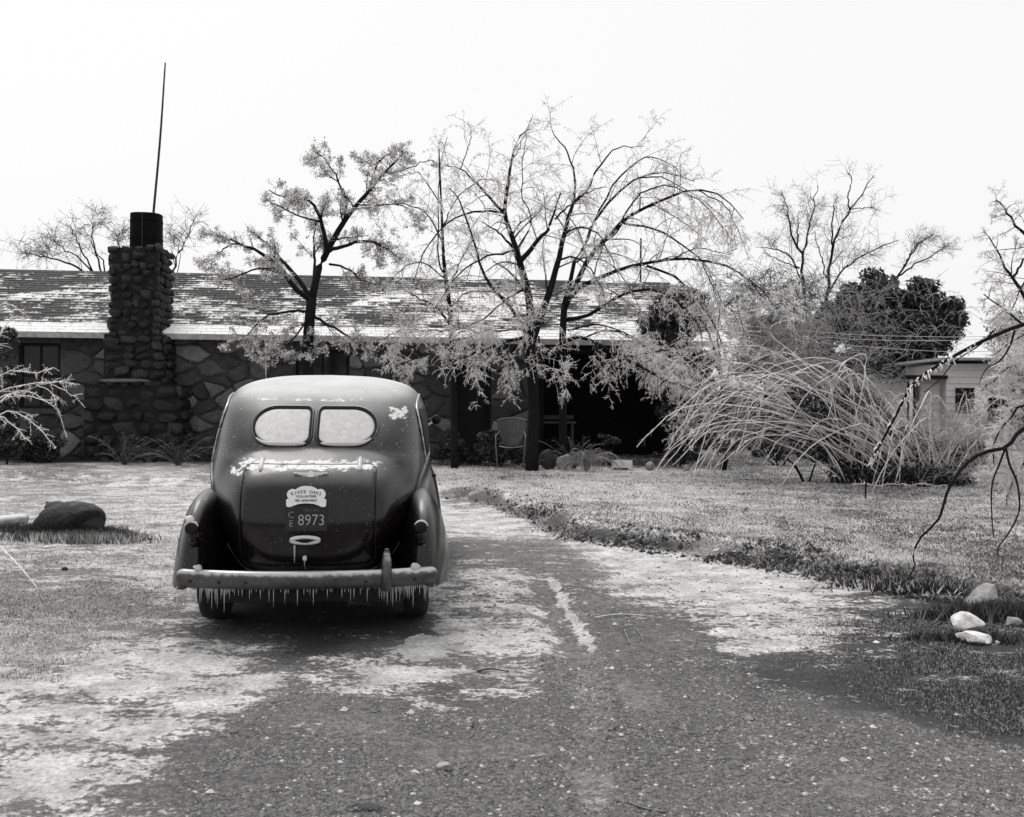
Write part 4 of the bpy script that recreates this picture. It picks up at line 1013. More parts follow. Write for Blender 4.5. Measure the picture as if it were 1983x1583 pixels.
# ================================================================ VEGETATION
class Br: pass
def spawn(P, R, n, rng, tmin, tmax, len_, spread, up, droop, wander, npts, rscale, r_end=.35, rmin=.002, wlen=True, tpow=1.0):
    """n children over the parent polylines (M,N,3) -> (n,npts,3),(n,npts)"""
    M, N, _ = P.shape
    if wlen:
        L = np.linalg.norm(np.diff(P, axis=1), axis=2).sum(1); p = L / L.sum()
        par = rng.choice(M, n, p=p)
    else: par = rng.integers(0, M, n)
    t = (tmin + (tmax - tmin) * rng.random(n) ** tpow) * (N - 1 - 1e-6); i = t.astype(int); f = (t - i)[:, None]
    a = P[par, i]; b = P[par, i + 1]; st = a + (b - a) * f; T = b - a; T /= np.linalg.norm(T, axis=1, keepdims=True) + 1e-9
    rr_ = R[par, i] * (1 - f[:, 0]) + R[par, i + 1] * f[:, 0]
    d = rng.normal(size=(n, 3)); d -= (d * T).sum(1, keepdims=True) * T; d /= np.linalg.norm(d, axis=1, keepdims=True) + 1e-9
    D = T * (1 - spread) + d * spread + np.array([0, 0, up]); D /= np.linalg.norm(D, axis=1, keepdims=True)
    L = rng.uniform(len_[0], len_[1], n) * (1 - .62 * (t / (N - 1)))
    step = (L / (npts - 1))[:, None]; out = np.empty((n, npts, 3)); out[:, 0] = st
    for k in range(1, npts):
        out[:, k] = out[:, k - 1] + D * step
        D = D + np.array([0, 0, -droop * 4. / npts]) + rng.normal(0, wander, (n, 3)); D /= np.linalg.norm(D, axis=1, keepdims=True)
    r0 = np.maximum(rr_ * rscale * rng.uniform(.7, 1.1, n), rmin)
    Rr = r0[:, None] * np.linspace(1, r_end, npts)[None]
    return out, Rr
def limb_pts(px, D, dD=0.0, n=14, wob=.0, rng=RNG):
    """hand-read limb: photo points, depth D at start drifting by dD towards the tip"""
    N = len(px); P = np.array([at(x, y, D + dD * k / (N - 1)) for k, (x, y) in enumerate(px)])
    Q = catmull(P, n)
    if wob: Q[1:-1] += rng.normal(0, wob, (n - 2, 3))
    return Q
def leafcloud(C, rad, n, size, rng, shell=.0, flat=1.0):
    """n small leaf faces spread through ellipsoids C (k,3) with radii rad (k,3)"""
    k = rng.integers(0, len(C), n) if np.isscalar(shell) else None
    vol = rad.prod(1) ** .7; k = rng.choice(len(C), n, p=vol / vol.sum())
    d = rng.normal(size=(n, 3)); d /= np.linalg.norm(d, axis=1, keepdims=True)
    r_ = (shell + (1 - shell) * rng.random(n)) ** .5
    c = C[k] + d * rad[k] * r_[:, None]
    a = rng.normal(size=(n, 3)); a /= np.linalg.norm(a, axis=1, keepdims=True); b = np.cross(a, rng.normal(size=(n, 3))); b /= np.linalg.norm(b, axis=1, keepdims=True)
    s = size * rng.uniform(.6, 1.5, n)[:, None]
    V = np.stack([c - a * s, c + b * s * .45, c + a * s, c - b * s * .45], 1)
    return V.reshape(-1, 3), [np.arange(4 * n).reshape(n, 4)]
def icetree(name, label, cat, base, trunk, limbs, rng, sec=60, twig=1200, spur=9000, sec_len=(.7, 1.6), twig_len=(.2, .6), spur_len=(.04, .11), droop=.10, up=.15,
            mats=('bark', 'bark_icy', 'ice_twig'), fluff=None, group=None, sec_r=.42, spread=.62, spur_r=.0045, twig_r=.0055, trunk_sides=10, thin_above=3.4, thin_keep=.42):
    t = thing(name, label, cat, base, 0, group); off = np.array(base)
    if trunk is not None:
        V, F = tubes(trunk[0][None], trunk[1][None], trunk_sides, True); mk('trunk', V - off, F, mats[0], t)
    for P, R in limbs:
        V, F = tubes(P[None], R[None], 7, True); mk('limb', V - off, F, mats[0], t)
    N = 14; LP = np.array([p for p, r in limbs]); LR = np.array([r for p, r in limbs])
    sP, sR = spawn(LP, LR, sec, rng, .15, 1, sec_len, spread, up, droop, .10, 9, sec_r, .28, .006)
    V, F = tubes(sP, sR, 5); mk('branches', V - off, F, mats[1], t, kind='stuff')
    # the outer thirds of the drawn limbs also carry twigs
    k0 = N * 5 // 10
    allP = [sP, LP[:, k0:][:, np.linspace(0, N - k0 - 1, 9).round().astype(int)]]; allR = [sR, LR[:, k0:][:, np.linspace(0, N - k0 - 1, 9).round().astype(int)]]
    tP, tR = spawn(np.vstack(allP), np.vstack(allR), twig, rng, .12, 1, twig_len, .6, .0, droop * 1.2, .16, 5, .5, .4, twig_r)
    tR = np.minimum(tR, twig_r * 1.8)
    kp = (tP[:, 0, 2] < thin_above + .5 * rng.normal(size=len(tP))) | (rng.random(len(tP)) < thin_keep); tP, tR = tP[kp], tR[kp]
    G = [tubes(tP, tR, 3)]
    uP, uR = spawn(tP, tR, spur, rng, .1, 1, spur_len, .75, -.25, .25, .2, 3, .8, .5, spur_r)
    uR = np.minimum(uR, spur_r * 1.6)
    G.append(tubes(uP, uR, 3))
    V, F = merge(G); mk('iced_twigs', V - off, F, mats[2], t, kind='stuff')
    if fluff:
        n, sz, rad = fluff[:3]
        ends = np.vstack([tP[:, -1], tP[:, -2]]); ends = ends[rng.choice(len(ends), min(len(ends), n // 13))]
        V, F = leafcloud(ends, np.full((len(ends), 3), rad) * rng.uniform(.3, 1.5, (len(ends), 3)), n, sz, rng)
        mk('frozen_seed_clusters', V - off, F, ['ice_fluff', 'evergreen_frost'], t, smooth=False, fm=(rng.random(len(F[0])) < .28).astype(int), kind='stuff')
    return t
def taper(r0, r1, n=14, p=1.0): return r0 + (r1 - r0) * np.linspace(0, 1, n) ** p
def LB(px, D, dD, r0, r1, wob=.012, rng=RNG): return limb_pts(px, D, dD, 14, wob, rng), taper(r0, r1)
def basept(px, D):
    p = at(px, 905, D); return (p[0], p[1], float(gz(np.array(p[0]), np.array(p[1]))) - .03)

# --- leafy round tree behind the car
rg = np.random.default_rng(101); D = 20.3
b0 = basept(598, D)
tr = np.vstack([np.array(b0), limb_pts([(597, 860), (596, 760), (596, 700), (598, 640), (604, 578)], D, 0, 13)])
L = [LB([(602, 590), (618, 520), (633, 490), (665, 430), (690, 400), (720, 362), (752, 328), (782, 296)], D, .6, .085, .014),
     LB([(633, 492), (629, 455), (620, 420), (600, 390), (560, 384), (520, 368)], D, -.6, .055, .010),
     LB([(604, 585), (572, 560), (548, 525), (515, 497), (480, 478), (440, 460), (390, 453)], D, -.9, .062, .010),
     LB([(603, 583), (582, 547), (556, 515), (536, 490), (500, 460), (478, 440)], D, .9, .058, .010),
     LB([(637, 487), (665, 477), (712, 468), (745, 480), (780, 505)], D, -.7, .045, .010),
     LB([(718, 365), (722, 340), (735, 310), (752, 300)], D + .4, .2, .028, .010),
     LB([(664, 432), (672, 395), (652, 345), (630, 310), (604, 288)], D + .2, .5, .030, .008),
     LB([(608, 575), (609, 500), (610, 440), (640, 385)], D, 1.0, .034, .010),
     LB([(600, 602), (560, 604), (515, 614), (488, 640), (465, 660)], D, -1.1, .030, .008),
     LB([(606, 612), (640, 632), (680, 655), (720, 668)], D, -.9, .034, .008),
     LB([(638, 512), (672, 520), (705, 545), (745, 552)], D, .8, .026, .008),
     LB([(748, 336), (790, 328), (826, 312), (850, 318)], D + .5, .3, .018, .006),
     LB([(545, 525), (505, 520), (460, 535), (425, 548)], D - .3, -.6, .026, .007),
     LB([(490, 480), (452, 472), (425, 490), (408, 520)], D - .5, -.3, .022, .007),
     LB([(600, 640), (615, 665), (590, 690)], D, -.7, .020, .006), LB([(604, 600), (575, 650), (540, 680), (500, 690)], D, -1.0, .022, .006),
     LB([(680, 410), (730, 400), (780, 398), (820, 430)], D + .2, -.5, .020, .006), LB([(620, 430), (580, 420), (540, 400), (505, 385)], D - .2, -.9, .022, .006)]
icetree('chinaberry_tree', 'spreading tree behind the car with frozen fluffy seed clusters on its branches', 'tree', b0, (tr, np.r_[.16, .145, taper(.125, .10, 12)]), L, rg,
        sec=110, twig=1500, spur=8000, sec_len=(.4, 1.0), twig_len=(.12, .34), spur_len=(.03, .09), droop=.03, up=.12, fluff=(42000, .019, .075), thin_keep=1.0, mats=('bark', 'bark', 'ice_twig_dull'), spur_r=.004, twig_r=.005)
# --- slender tree in the middle
rg = np.random.default_rng(102); D = 20.6; b0 = basept(880, D)
tr = np.vstack([np.array(b0), limb_pts([(880, 850), (879, 760), (876, 680), (871, 600), (864, 545), (859, 500), (856, 430), (853, 360), (850, 290)], D, 0, 17)])
L = [LB([(863, 545), (850, 500), (848, 420), (852, 330), (866, 265)], D, .3, .020, .006), LB([(872, 630), (850, 600), (815, 580), (780, 560)], D, -.8, .03, .008), LB([(866, 560), (890, 510), (912, 470), (925, 440)], D, .8, .022, .006),
     LB([(857, 470), (830, 420), (790, 396), (730, 396), (690, 402)], D, -.6, .018, .006), LB([(862, 540), (820, 510), (780, 520), (745, 560)], D, -1.0, .018, .006), LB([(856, 440), (885, 385), (930, 350), (965, 352)], D, .6, .018, .006),
     LB([(874, 660), (900, 640), (930, 650), (960, 690)], D, -.9, .022, .006), LB([(876, 690), (840, 680), (790, 700), (740, 720)], D, -1.0, .022, .006), LB([(855, 400), (820, 345), (800, 335), (770, 345)], D, .2, .014, .005),
     LB([(870, 600), (900, 570), (950, 565), (1000, 590)], D, -1.1, .018, .006), LB([(872, 640), (830, 640), (780, 640), (730, 660)], D, -1.4, .020, .006)]
icetree('young_tree', 'slender straight young tree between the leafy tree and the forked one', 'tree', b0, (tr, np.r_[.085, taper(.075, .012, 17)]), L, rg, sec=60, twig=1200, spur=5000, sec_len=(.5, 1.4), twig_len=(.2, .7), spur_len=(.05, .13), spur_r=.0062, droop=.16, up=.05)
# --- the forked tree, ice arching it over
rg = np.random.default_rng(103); D = 20.4; b0 = basept(1030, D)
tr = np.vstack([np.array(b0), limb_pts([(1031, 870), (1034, 800), (1031, 730), (1026, 680), (1022, 655)], D, 0, 13)])
L = [LB([(1024, 672), (1028, 600), (1020, 560), (1008, 510), (998, 480), (985, 440), (978, 412), (983, 360), (992, 310), (1003, 268), (1025, 250)], D, .6, .090, .010, .006),
     LB([(1004, 512), (1030, 480), (1052, 455), (1068, 428), (1086, 374)], D, -.3, .058, .014), LB([(1027, 672), (1046, 615), (1066, 560), (1080, 508), (1091, 460), (1103, 415), (1116, 388), (1135, 372)], D, .3, .085, .022, .006),
     LB([(980, 417), (950, 385), (922, 354), (893, 328), (862, 320)], D + .2, .6, .034, .007), LB([(1003, 505), (985, 470), (962, 448), (935, 430)], D, -.8, .034, .009),
     LB([(1022, 655), (1000, 612), (962, 568), (935, 525), (915, 460), (890, 390), (870, 365)], D, -.9, .045, .008), LB([(1112, 388), (1112, 340), (1096, 290), (1072, 262), (1066, 225)], D + .3, .5, .026, .005),
     LB([(1135, 372), (1160, 325), (1195, 288), (1245, 284)], D + .3, .2, .026, .006), LB([(1022, 650), (960, 668), (905, 690), (850, 735)], D, -1.5, .040, .008), LB([(1046, 620), (1010, 640), (950, 640), (880, 660)], D, -1.2, .026, .007),
     LB([(892, 328), (905, 290), (912, 262), (907, 235)], D + .6, .1, .012, .005), LB([(992, 310), (1008, 285), (1018, 255), (1032, 222)], D + .5, .2, .013, .005), LB([(1075, 425), (1100, 400), (1130, 378), (1175, 362)], D, -.5, .022, .007),
     LB([(1003, 480), (1030, 430), (1010, 380), (1012, 320), (1020, 262)], D + .1, -.5, .018, .006), LB([(1060, 580), (1058, 540), (1050, 490), (1055, 460)], D, .4, .02, .008), LB([(1028, 700), (1060, 720), (1085, 735)], D, -.9, .022, .007),
     LB([(1080, 505), (1115, 500), (1150, 530), (1175, 590)], D, -1.0, .024, .007), LB([(1090, 455), (1130, 440), (1170, 470), (1200, 540)], D, -1.3, .022, .006), LB([(978, 412), (930, 410), (870, 430), (820, 490), (800, 550)], D, -1.2, .026, .006),
     LB([(1000, 485), (940, 500), (880, 540), (840, 600)], D, -1.6, .024, .006), LB([(1022, 560), (980, 580), (930, 620), (880, 640)], D, -1.6, .026, .006)]
icetree('forked_tree', 'large forked tree before the porch, its iced branches fanning up and over', 'tree', b0, (tr, np.r_[.15, taper(.125, .10, 13)]), L, rg, sec=130, twig=2300, twig_r=.0065, spur=9000, sec_len=(.6, 2.0), twig_len=(.25, .8), spur_len=(.05, .14), spur_r=.0062, droop=.20, up=.10)
# --- its neighbour, leaning right
rg = np.random.default_rng(104); D = 21.0; b0 = basept(1090, D)
tr = np.vstack([np.array(b0), limb_pts([(1090, 850), (1090, 760), (1089, 690), (1090, 640), (1093, 590)], D, 0, 13)])
L = [LB([(1093, 600), (1112, 563), (1155, 540), (1205, 522), (1250, 513), (1300, 503), (1360, 505), (1410, 517), (1450, 540), (1475, 575)], D, -1.4, .052, .010), LB([(1092, 595), (1130, 520), (1160, 478), (1200, 435), (1235, 410), (1290, 385), (1350, 368), (1400, 380), (1440, 425)], D, -.6, .060, .008),
     LB([(1092, 590), (1112, 510), (1135, 470), (1150, 430), (1185, 385), (1235, 345), (1290, 335), (1345, 352)], D, .5, .048, .007), LB([(1094, 620), (1140, 610), (1190, 580), (1245, 560), (1300, 575), (1345, 620), (1360, 660)], D, -1.4, .045, .008),
     LB([(1090, 660), (1130, 655), (1190, 685), (1250, 715), (1310, 745), (1360, 760)], D, -2.2, .045, .009), LB([(1205, 432), (1270, 445), (1330, 480), (1370, 520), (1400, 590)], D - .3, -.8, .026, .006), LB([(1252, 515), (1310, 540), (1360, 590), (1395, 660), (1405, 700)], D - .5, -.6, .028, .006),
     LB([(1155, 478), (1190, 455), (1215, 420), (1265, 400), (1320, 430), (1370, 470)], D, -.4, .022, .006), LB([(1150, 430), (1180, 370), (1225, 320), (1260, 305), (1300, 320), (1330, 350)], D + .3, .3, .024, .006), LB([(1350, 368), (1400, 395), (1425, 440), (1450, 500)], D - .5, -.4, .014, .005),
     LB([(1300, 503), (1350, 480), (1400, 490), (1430, 480)], D - .9, -.2, .014, .005), LB([(1360, 505), (1380, 560), (1400, 640)], D - 1, -.4, .014, .005), LB([(1190, 685), (1230, 690), (1290, 680), (1340, 700), (1375, 745)], D - 1, -1.2, .022, .007), LB([(1130, 655), (1180, 640), (1230, 660), (1280, 700)], D - .6, -.6, .020, .006),
     LB([(1100, 640), (1150, 630), (1200, 640), (1250, 670), (1270, 690)], D, -1.0, .022, .006), LB([(1200, 435), (1235, 380), (1290, 360), (1350, 385), (1400, 440), (1420, 480)], D, -.9, .020, .005), LB([(1235, 345), (1285, 345), (1350, 380), (1410, 430)], D, .4, .016, .005),
     LB([(1110, 510), (1140, 500), (1180, 510), (1220, 560), (1240, 600)], D, -1.2, .020, .006), LB([(1450, 540), (1480, 570), (1510, 600), (1560, 660)], D - 1.4, -.4, .012, .004)]
icetree('leaning_tree', 'iced tree beside the forked one, its long boughs weeping to the right', 'tree', b0, (tr, np.r_[.10, taper(.085, .07, 13)]), L, rg, sec=170, twig=2600, twig_r=.0065, spur=10000, sec_len=(.6, 2.0), twig_len=(.25, .8), spur_len=(.05, .14), spur_r=.0062, droop=.24, up=.10)
# --- low thicket of iced branch ends hanging before the porch (end of the fallen bough)
rg = np.random.default_rng(105); D = 20.8; b0 = basept(1400, D)
tr = np.vstack([np.array(b0), limb_pts([(1410, 860), (1404, 800), (1398, 740), (1390, 690)], D, 0, 13)])
L = [LB([(1395, 720), (1360, 690), (1300, 680), (1240, 660), (1190, 640)], D, .2, .03, .008), LB([(1398, 740), (1370, 740), (1310, 730), (1240, 715), (1190, 700)], D, .3, .026, .008), LB([(1400, 750), (1420, 700), (1440, 650), (1430, 600)], D, .8, .026, .007),
     LB([(1395, 710), (1370, 640), (1340, 590), (1300, 560)], D, .8, .026, .007), LB([(1400, 760), (1360, 790), (1320, 810), (1285, 828)], D, -.6, .022, .010), LB([(1402, 770), (1370, 765), (1330, 790), (1345, 830)], D, -.5, .018, .007),
     LB([(1400, 730), (1440, 720), (1490, 690), (1540, 690)], D, .5, .020, .007), LB([(1396, 700), (1390, 650), (1400, 600), (1440, 570)], D, .5, .020, .007), LB([(1398, 735), (1350, 720), (1290, 700), (1250, 690), (1200, 720)], D, -.4, .020, .007)]
icetree('fallen_tree', 'small broken iced tree leaning into the porch corner beside the arching canes', 'tree', b0, (tr, np.r_[.07, taper(.06, .035, 13)]), L, rg, sec=44, twig=520, spur=2600, sec_len=(.4, 1.5), twig_len=(.2, .6), spur_len=(.05, .13), spur_r=.0062, droop=.16, up=-.05)
# --- far bare trees
def fartree(label, base, D, trunkpx, limbpx, seed, r, sec=34, twig=300, spur=700, group=None, sl=(1.0, 2.6)):
    rg = np.random.default_rng(seed); b0 = at(base, 800, D); b0 = (b0[0], b0[1], 0.)
    tr = np.vstack([np.array(b0), limb_pts(trunkpx, D, 0, 13)])
    L = [LB(p, D, dd_, ra, rb, .03) for p, dd_, ra, rb in limbpx]
    icetree('bare_tree', label, 'tree', b0, (tr, np.r_[r * 1.0, taper(r * .9, r * .65, 13)]), [(p_, q_ * .72) for p_, q_ in L], rg, sec=sec, twig=twig, spur=spur, sec_len=sl, twig_len=(.5, 1.3), spur_len=(.2, .5), droop=-.03, up=.25, mats=('bark', 'bark_icy', 'far_twig'), group=group, sec_r=.36, spread=.5, spur_r=.005, twig_r=.0065, trunk_sides=7, thin_above=99)
fartree('tall bare tree rising left of the dark evergreen clump behind the power lines', 1596, 44, [(1594, 700), (1596, 630), (1600, 575)],
        [([(1600, 580), (1606, 520), (1613, 480), (1630, 435), (1646, 408), (1668, 378), (1693, 340)], .8, .10, .025), ([(1610, 490), (1612, 440), (1616, 400), (1622, 380)], -.5, .06, .02), ([(1600, 575), (1622, 540), (1655, 505), (1690, 485), (1740, 465)], -1, .07, .02),
         ([(1646, 408), (1642, 380), (1648, 350), (1640, 330)], .5, .05, .02), ([(1600, 540), (1590, 500), (1578, 450)], -.5, .05, .02), ([(1650, 405), (1680, 402), (1705, 410)], .4, .03, .015)], 201, .12)
fartree('bare tree with two upright limbs at the left edge of the far thicket', 1562, 42, [(1562, 700), (1560, 620), (1556, 545)],
        [([(1556, 548), (1553, 498), (1536, 465), (1528, 430), (1525, 400), (1512, 368)], .5, .085, .02), ([(1555, 500), (1565, 445), (1574, 410), (1583, 360)], -.5, .06, .018), ([(1548, 520), (1520, 490), (1495, 482), (1465, 480)], .8, .06, .015), ([(1560, 560), (1540, 520), (1510, 505), (1480, 490)], -.8, .05, .015), ([(1545, 480), (1545, 440), (1548, 410)], .4, .05, .015)], 202, .09)
fartree('bare tree whose branch tips show over the dark evergreens on the right', 1735, 46, [(1733, 700), (1734, 600), (1735, 540)], [([(1735, 545), (1760, 500), (1785, 470), (1805, 455)], .5, .07, .02), ([(1740, 535), (1775, 510), (1815, 490), (1830, 478)], -.5, .06, .02), ([(1750, 515), (1770, 480), (1790, 465)], .2, .04, .015)], 203, .09, sec=24, twig=200, spur=500, sl=(.6, 1.6))
fartree('bare frosted tree crown spreading above the roof ridge left of the chimney', 190, 31, [(190, 700), (195, 610), (200, 560)],
        [([(200, 565), (160, 525), (120, 505), (80, 500), (40, 490)], .5, .06, .015), ([(200, 560), (170, 510), (150, 470), (135, 435)], -.5, .05, .012), ([(200, 560), (190, 500), (180, 450), (182, 430)], .5, .05, .012), ([(200, 570), (215, 520), (228, 480), (232, 450)], -.3, .05, .012),
         ([(195, 545), (150, 500), (115, 475), (92, 445)], .4, .04, .01), ([(205, 560), (200, 510), (178, 470), (160, 440)], .6, .04, .01)], 204, .10, sec=26, twig=300, spur=900, sl=(.5, 1.4))
fartree('thin bare tree showing just right of the chimney above the roof', 338, 30, [(330, 700), (332, 620), (335, 560)], [([(335, 560), (340, 510), (355, 475), (368, 450), (376, 425)], .3, .05, .015), ([(338, 530), (335, 490), (338, 460)], -.2, .02, .008), ([(335, 545), (350, 510), (345, 470), (330, 455)], .3, .02, .008)], 205, .06, sec=9, twig=70, spur=200, sl=(.4, .8))
# --- right edge tree with near hanging branches (trunk stands just out of view)
rg = np.random.default_rng(106); D = 13.0; b0 = basept(2140, D)
tr = np.vstack([np.array(b0), limb_pts([(2135, 850), (2125, 700), (2110, 600), (2090, 520)], D, 0, 13)])
L = [LB([(2100, 560), (2030, 480), (1983, 455), (1955, 415), (1928, 388)], D, .4, .03, .008), LB([(2110, 640), (2040, 620), (1985, 575), (1955, 532), (1938, 505), (1915, 458)], D, .6, .035, .008), LB([(2120, 700), (2050, 680), (1990, 640), (1950, 600), (1905, 570)], D, -.2, .026, .007),
     LB([(2128, 780), (2060, 720), (2000, 700), (1940, 720), (1900, 760)], D, .3, .026, .007), LB([(2130, 820), (2070, 800), (2010, 780), (1960, 800), (1930, 850), (1925, 900)], D, .2, .024, .007), LB([(1960, 540), (1985, 500), (2010, 470)], D, .1, .018, .006),
     LB([(2120, 720), (2060, 650), (2010, 640), (1960, 660), (1920, 690)], D, 1.0, .022, .006), LB([(2130, 840), (2060, 860), (2000, 880), (1960, 930), (1950, 980)], D, .4, .022, .006), LB([(2100, 600), (2040, 560), (2000, 540), (1975, 560), (1960, 600)], D, .8, .022, .006)]
icetree('roadside_tree', 'white iced tree filling the right edge with drooping frosted twigs', 'tree', b0, (tr, np.r_[.16, taper(.13, .08, 13)]), L, rg, thin_above=2.4, thin_keep=.15, sec=60, twig=1900, spur=9000, sec_len=(.35, 1.0), twig_len=(.12, .4), droop=.16, up=.05)
# near branches: dark, thick, a few ice fingers
rg = np.random.default_rng(107); D = 7.2; b0 = basept(2420, D)
tr = np.vstack([np.array(b0), limb_pts([(2400, 900), (2370, 740), (2330, 620), (2290, 560)], D, 0, 13)])
def NB(px, D, dD, r0, r1): return limb_pts(px, D, dD, 30, .0), taper(r0, r1, 30)
near = [NB([(2330, 640), (2180, 590), (2060, 612), (1983, 628), (1900, 662), (1830, 700), (1790, 725), (1762, 752), (1735, 805), (1705, 860), (1688, 890), (1678, 930), (1676, 965)], D, -.3, .017, .0055),
        NB([(2390, 860), (2260, 790), (2100, 790), (2010, 818), (1972, 838), (1950, 866), (1900, 878), (1865, 905), (1838, 945), (1825, 985), (1815, 1010), (1780, 1045), (1768, 1080), (1772, 1095), (1755, 1125), (1740, 1133)], D, -.5, .019, .0030),
        NB([(1948, 868), (1955, 900), (1968, 930), (1974, 965), (1972, 995), (1955, 1030), (1935, 1058), (1932, 1075)], D - .3, -.2, .008, .004), NB([(1947, 868), (1935, 900), (1922, 935), (1920, 985), (1924, 1040)], D - .3, .2, .0075, .0035),
        NB([(1925, 640), (1895, 670), (1850, 700), (1820, 735), (1790, 760)], D + .3, .5, .007, .003), NB([(1965, 640), (1955, 672), (1935, 700), (1910, 715), (1895, 745)], D, .2, .008, .003)]
t = thing('overhanging_tree', 'dark near branches drooping in from the right edge across the lawn view', 'tree', b0); off = np.array(b0)
V, F = tubes(tr[None], np.r_[.13, taper(.11, .07, 13)][None], 10, True); mk('trunk', V - off, F, 'bark', t)
for P_, R_ in near:
    V, F = tubes(P_[None], R_[None], 7, True); mk('limb', V - off, F, 'bark', t)
P_, R_ = near[0]; sel = P_[None, 10:26]; selr = R_[None, 10:26]
uP, uR = spawn(sel, selr, 95, rg, 0, 1, (.03, .09), .9, -.5, .5, .25, 5, .9, .35, .0045); uR = np.minimum(uR, .006)
V, F = tubes(uP, uR, 5); mk('ice_fingers', V - off, F, 'ice_twig', t, kind='stuff')

# --- far thicket and evergreens
def evergreen(label, lobes, D, seed, n, size, name='evergreen_tree', frost=.12, cat='tree', trunk=None, mats=('evergreen', 'evergreen_frost'), group=None):
    rg = np.random.default_rng(seed)
    cx = np.mean([l[0] for l in lobes]); b = at(cx, 800, D); base = (b[0], b[1], 0.0); off = np.array(base)
    t = thing(name, label, cat, base, 0, group)
    s = D / F_PX
    C = []; Rr = []
    for (x, y, rx, ry) in lobes:
        c0 = at(x, y, D + rg.uniform(-.5, .5)); m_ = max(5, int(rx * ry / 170))
        for _ in range(m_):
            d = rg.normal(size=3); d /= np.linalg.norm(d); q = rg.random() ** .45 * .68
            C.append(c0 + d * q * np.array([rx * s, min(rx, ry) * s, ry * s])); rr1 = rg.uniform(.32, .55) * min(rx, ry) * s
            Rr.append([rr1 * 1.25, rr1, rr1 * .8])
    C = np.array(C); Rr = np.array(Rr); C[:, 2] = np.maximum(C[:, 2], .15)
    V, F = leafcloud(C, Rr, n, size, rg, .25); k = V[:, 2].reshape(-1, 4).min(1) > .0
    F = [F[0][k]]
    fm = (rg.random(len(F[0])) < frost).astype(int)
    mk('crown', V - off, F, list(mats), t, smooth=False, fm=fm, kind='stuff')
    top = C[C[:, 2].argmax()]
    for j in range(3):
        q = C[rg.integers(0, len(C))]; P_ = catmull([off, off * .6 + q * .4 + np.array([0, 0, .2]), q], 8)
        V, F = tube1(P_, [.10 * s * 22, .06 * s * 22, .02], 6); mk('trunk' if j == 0 else 'limb', V - off, F, 'bark', t)
    return t
evergreen('dark rounded evergreen with three bushy heads behind the power lines', [(1690, 560, 58, 46), (1785, 572, 42, 46), (1842, 598, 42, 42), (1740, 640, 110, 56), (1680, 640, 60, 70), (1800, 650, 80, 60), (1735, 600, 60, 50), (1815, 625, 60, 50), (1650, 600, 40, 50), (1740, 700, 120, 40)], 40, 301, 42000, .10, frost=.22)
evergreen('dark evergreen tangled with frosted twigs below the bare trees', [(1500, 640, 70, 50), (1570, 660, 60, 70), (1620, 620, 40, 50), (1480, 700, 60, 60), (1560, 730, 90, 60), (1660, 720, 60, 60)], 37, 302, 34000, .085, frost=.30)
evergreen('dense dark cedar standing behind the right end of the roof', [(1300, 620, 60, 60), (1340, 600, 40, 50), (1270, 660, 40, 60), (1340, 690, 50, 60), (1320, 760, 60, 80), (1365, 810, 40, 80)], 22.6, 303, 30000, .05, frost=.10)
evergreen('frosty hedge closing the back of the lawn left of the pale garage', [(1430, 800, 50, 60), (1500, 800, 60, 60), (1570, 800, 60, 60), (1640, 800, 60, 60), (1690, 810, 40, 60)], 30, 304, 40000, .075, 'hedge', .5, 'hedge')
evergreen('pale frosted shrub mass beyond the right side of the garage', [(1960, 640, 60, 70), (1990, 720, 60, 80), (1985, 820, 50, 70), (2050, 760, 80, 120)], 30, 305, 14000, .06, 'shrub', .75, 'shrub', mats=('evergreen', 'grass_frost'))
evergreen('shaggy dark evergreen shrub at the left edge before the house window', [(12, 660, 26, 42), (16, 730, 26, 50), (10, 800, 30, 50), (14, 860, 40, 44)], 20.5, 306, 9000, .035, 'shrub', .05, 'shrub')
def tangle(label, x0, x1, y0, y1, D, seed, n, m_='ice_twig_dull', name='bare_thicket', ln=(.5, 1.6)):
    rg = np.random.default_rng(seed); c = at((x0 + x1) / 2, 800, D); base = (c[0], c[1], .05); off = np.array(base); t = thing(name, label, 'thicket', base)
    x = rg.uniform(x0, x1, n); y = rg.uniform(y0, y1, n); d = D + rg.normal(0, 1.0, n)
    st = CAM + d[:, None] * (FWD + RT * ((x - W_PX / 2) / F_PX)[:, None] - UP * ((y - H_PX / 2) / F_PX)[:, None])
    az = rg.uniform(0, 6.28, n); el = rg.uniform(-.2, 1.3, n); Dr = np.stack([np.cos(az) * np.cos(el), np.sin(az) * np.cos(el), np.sin(el)], -1); L_ = rg.uniform(*ln, n) / 6
    P_ = np.empty((n, 7, 3)); P_[:, 0] = st
    for k in range(1, 7):
        P_[:, k] = P_[:, k - 1] + Dr * L_[:, None]; Dr = Dr + np.array([0, 0, -.22]) + rg.normal(0, .1, (n, 3)); Dr /= np.linalg.norm(Dr, axis=1, keepdims=True)
    P_[:, :, 2] = np.maximum(P_[:, :, 2], .1); R_ = np.full((n, 7), .0003 * D) * np.linspace(1, .5, 7)
    uP, uR = spawn(P_, R_, n * 5, rg, .2, 1, (.08, .3), .6, 0, .2, .15, 3, .7, .5, .00018 * D); uR = np.minimum(uR, .00025 * D)
    V, F = merge([tubes(P_, R_, 3), tubes(uP, uR, 3)]); mk('iced_stems', V - off, F, m_, t, kind='stuff')
tangle('pale iced brush filling the gap between the porch and the arching canes', 1430, 1580, 620, 860, 26, 401, 800)
tangle('frosted brush tangled below the dark three headed evergreen', 1540, 1720, 560, 850, 31, 402, 450)
tangle('thin frosted brush on the skyline left of the two bare trees', 1400, 1600, 540, 660, 36, 403, 900, 'far_twig')
tangle('faint frosted twigs veiling the front of the dark evergreen', 1640, 1870, 560, 700, 36, 404, 110, ln=(.5, 1.3))
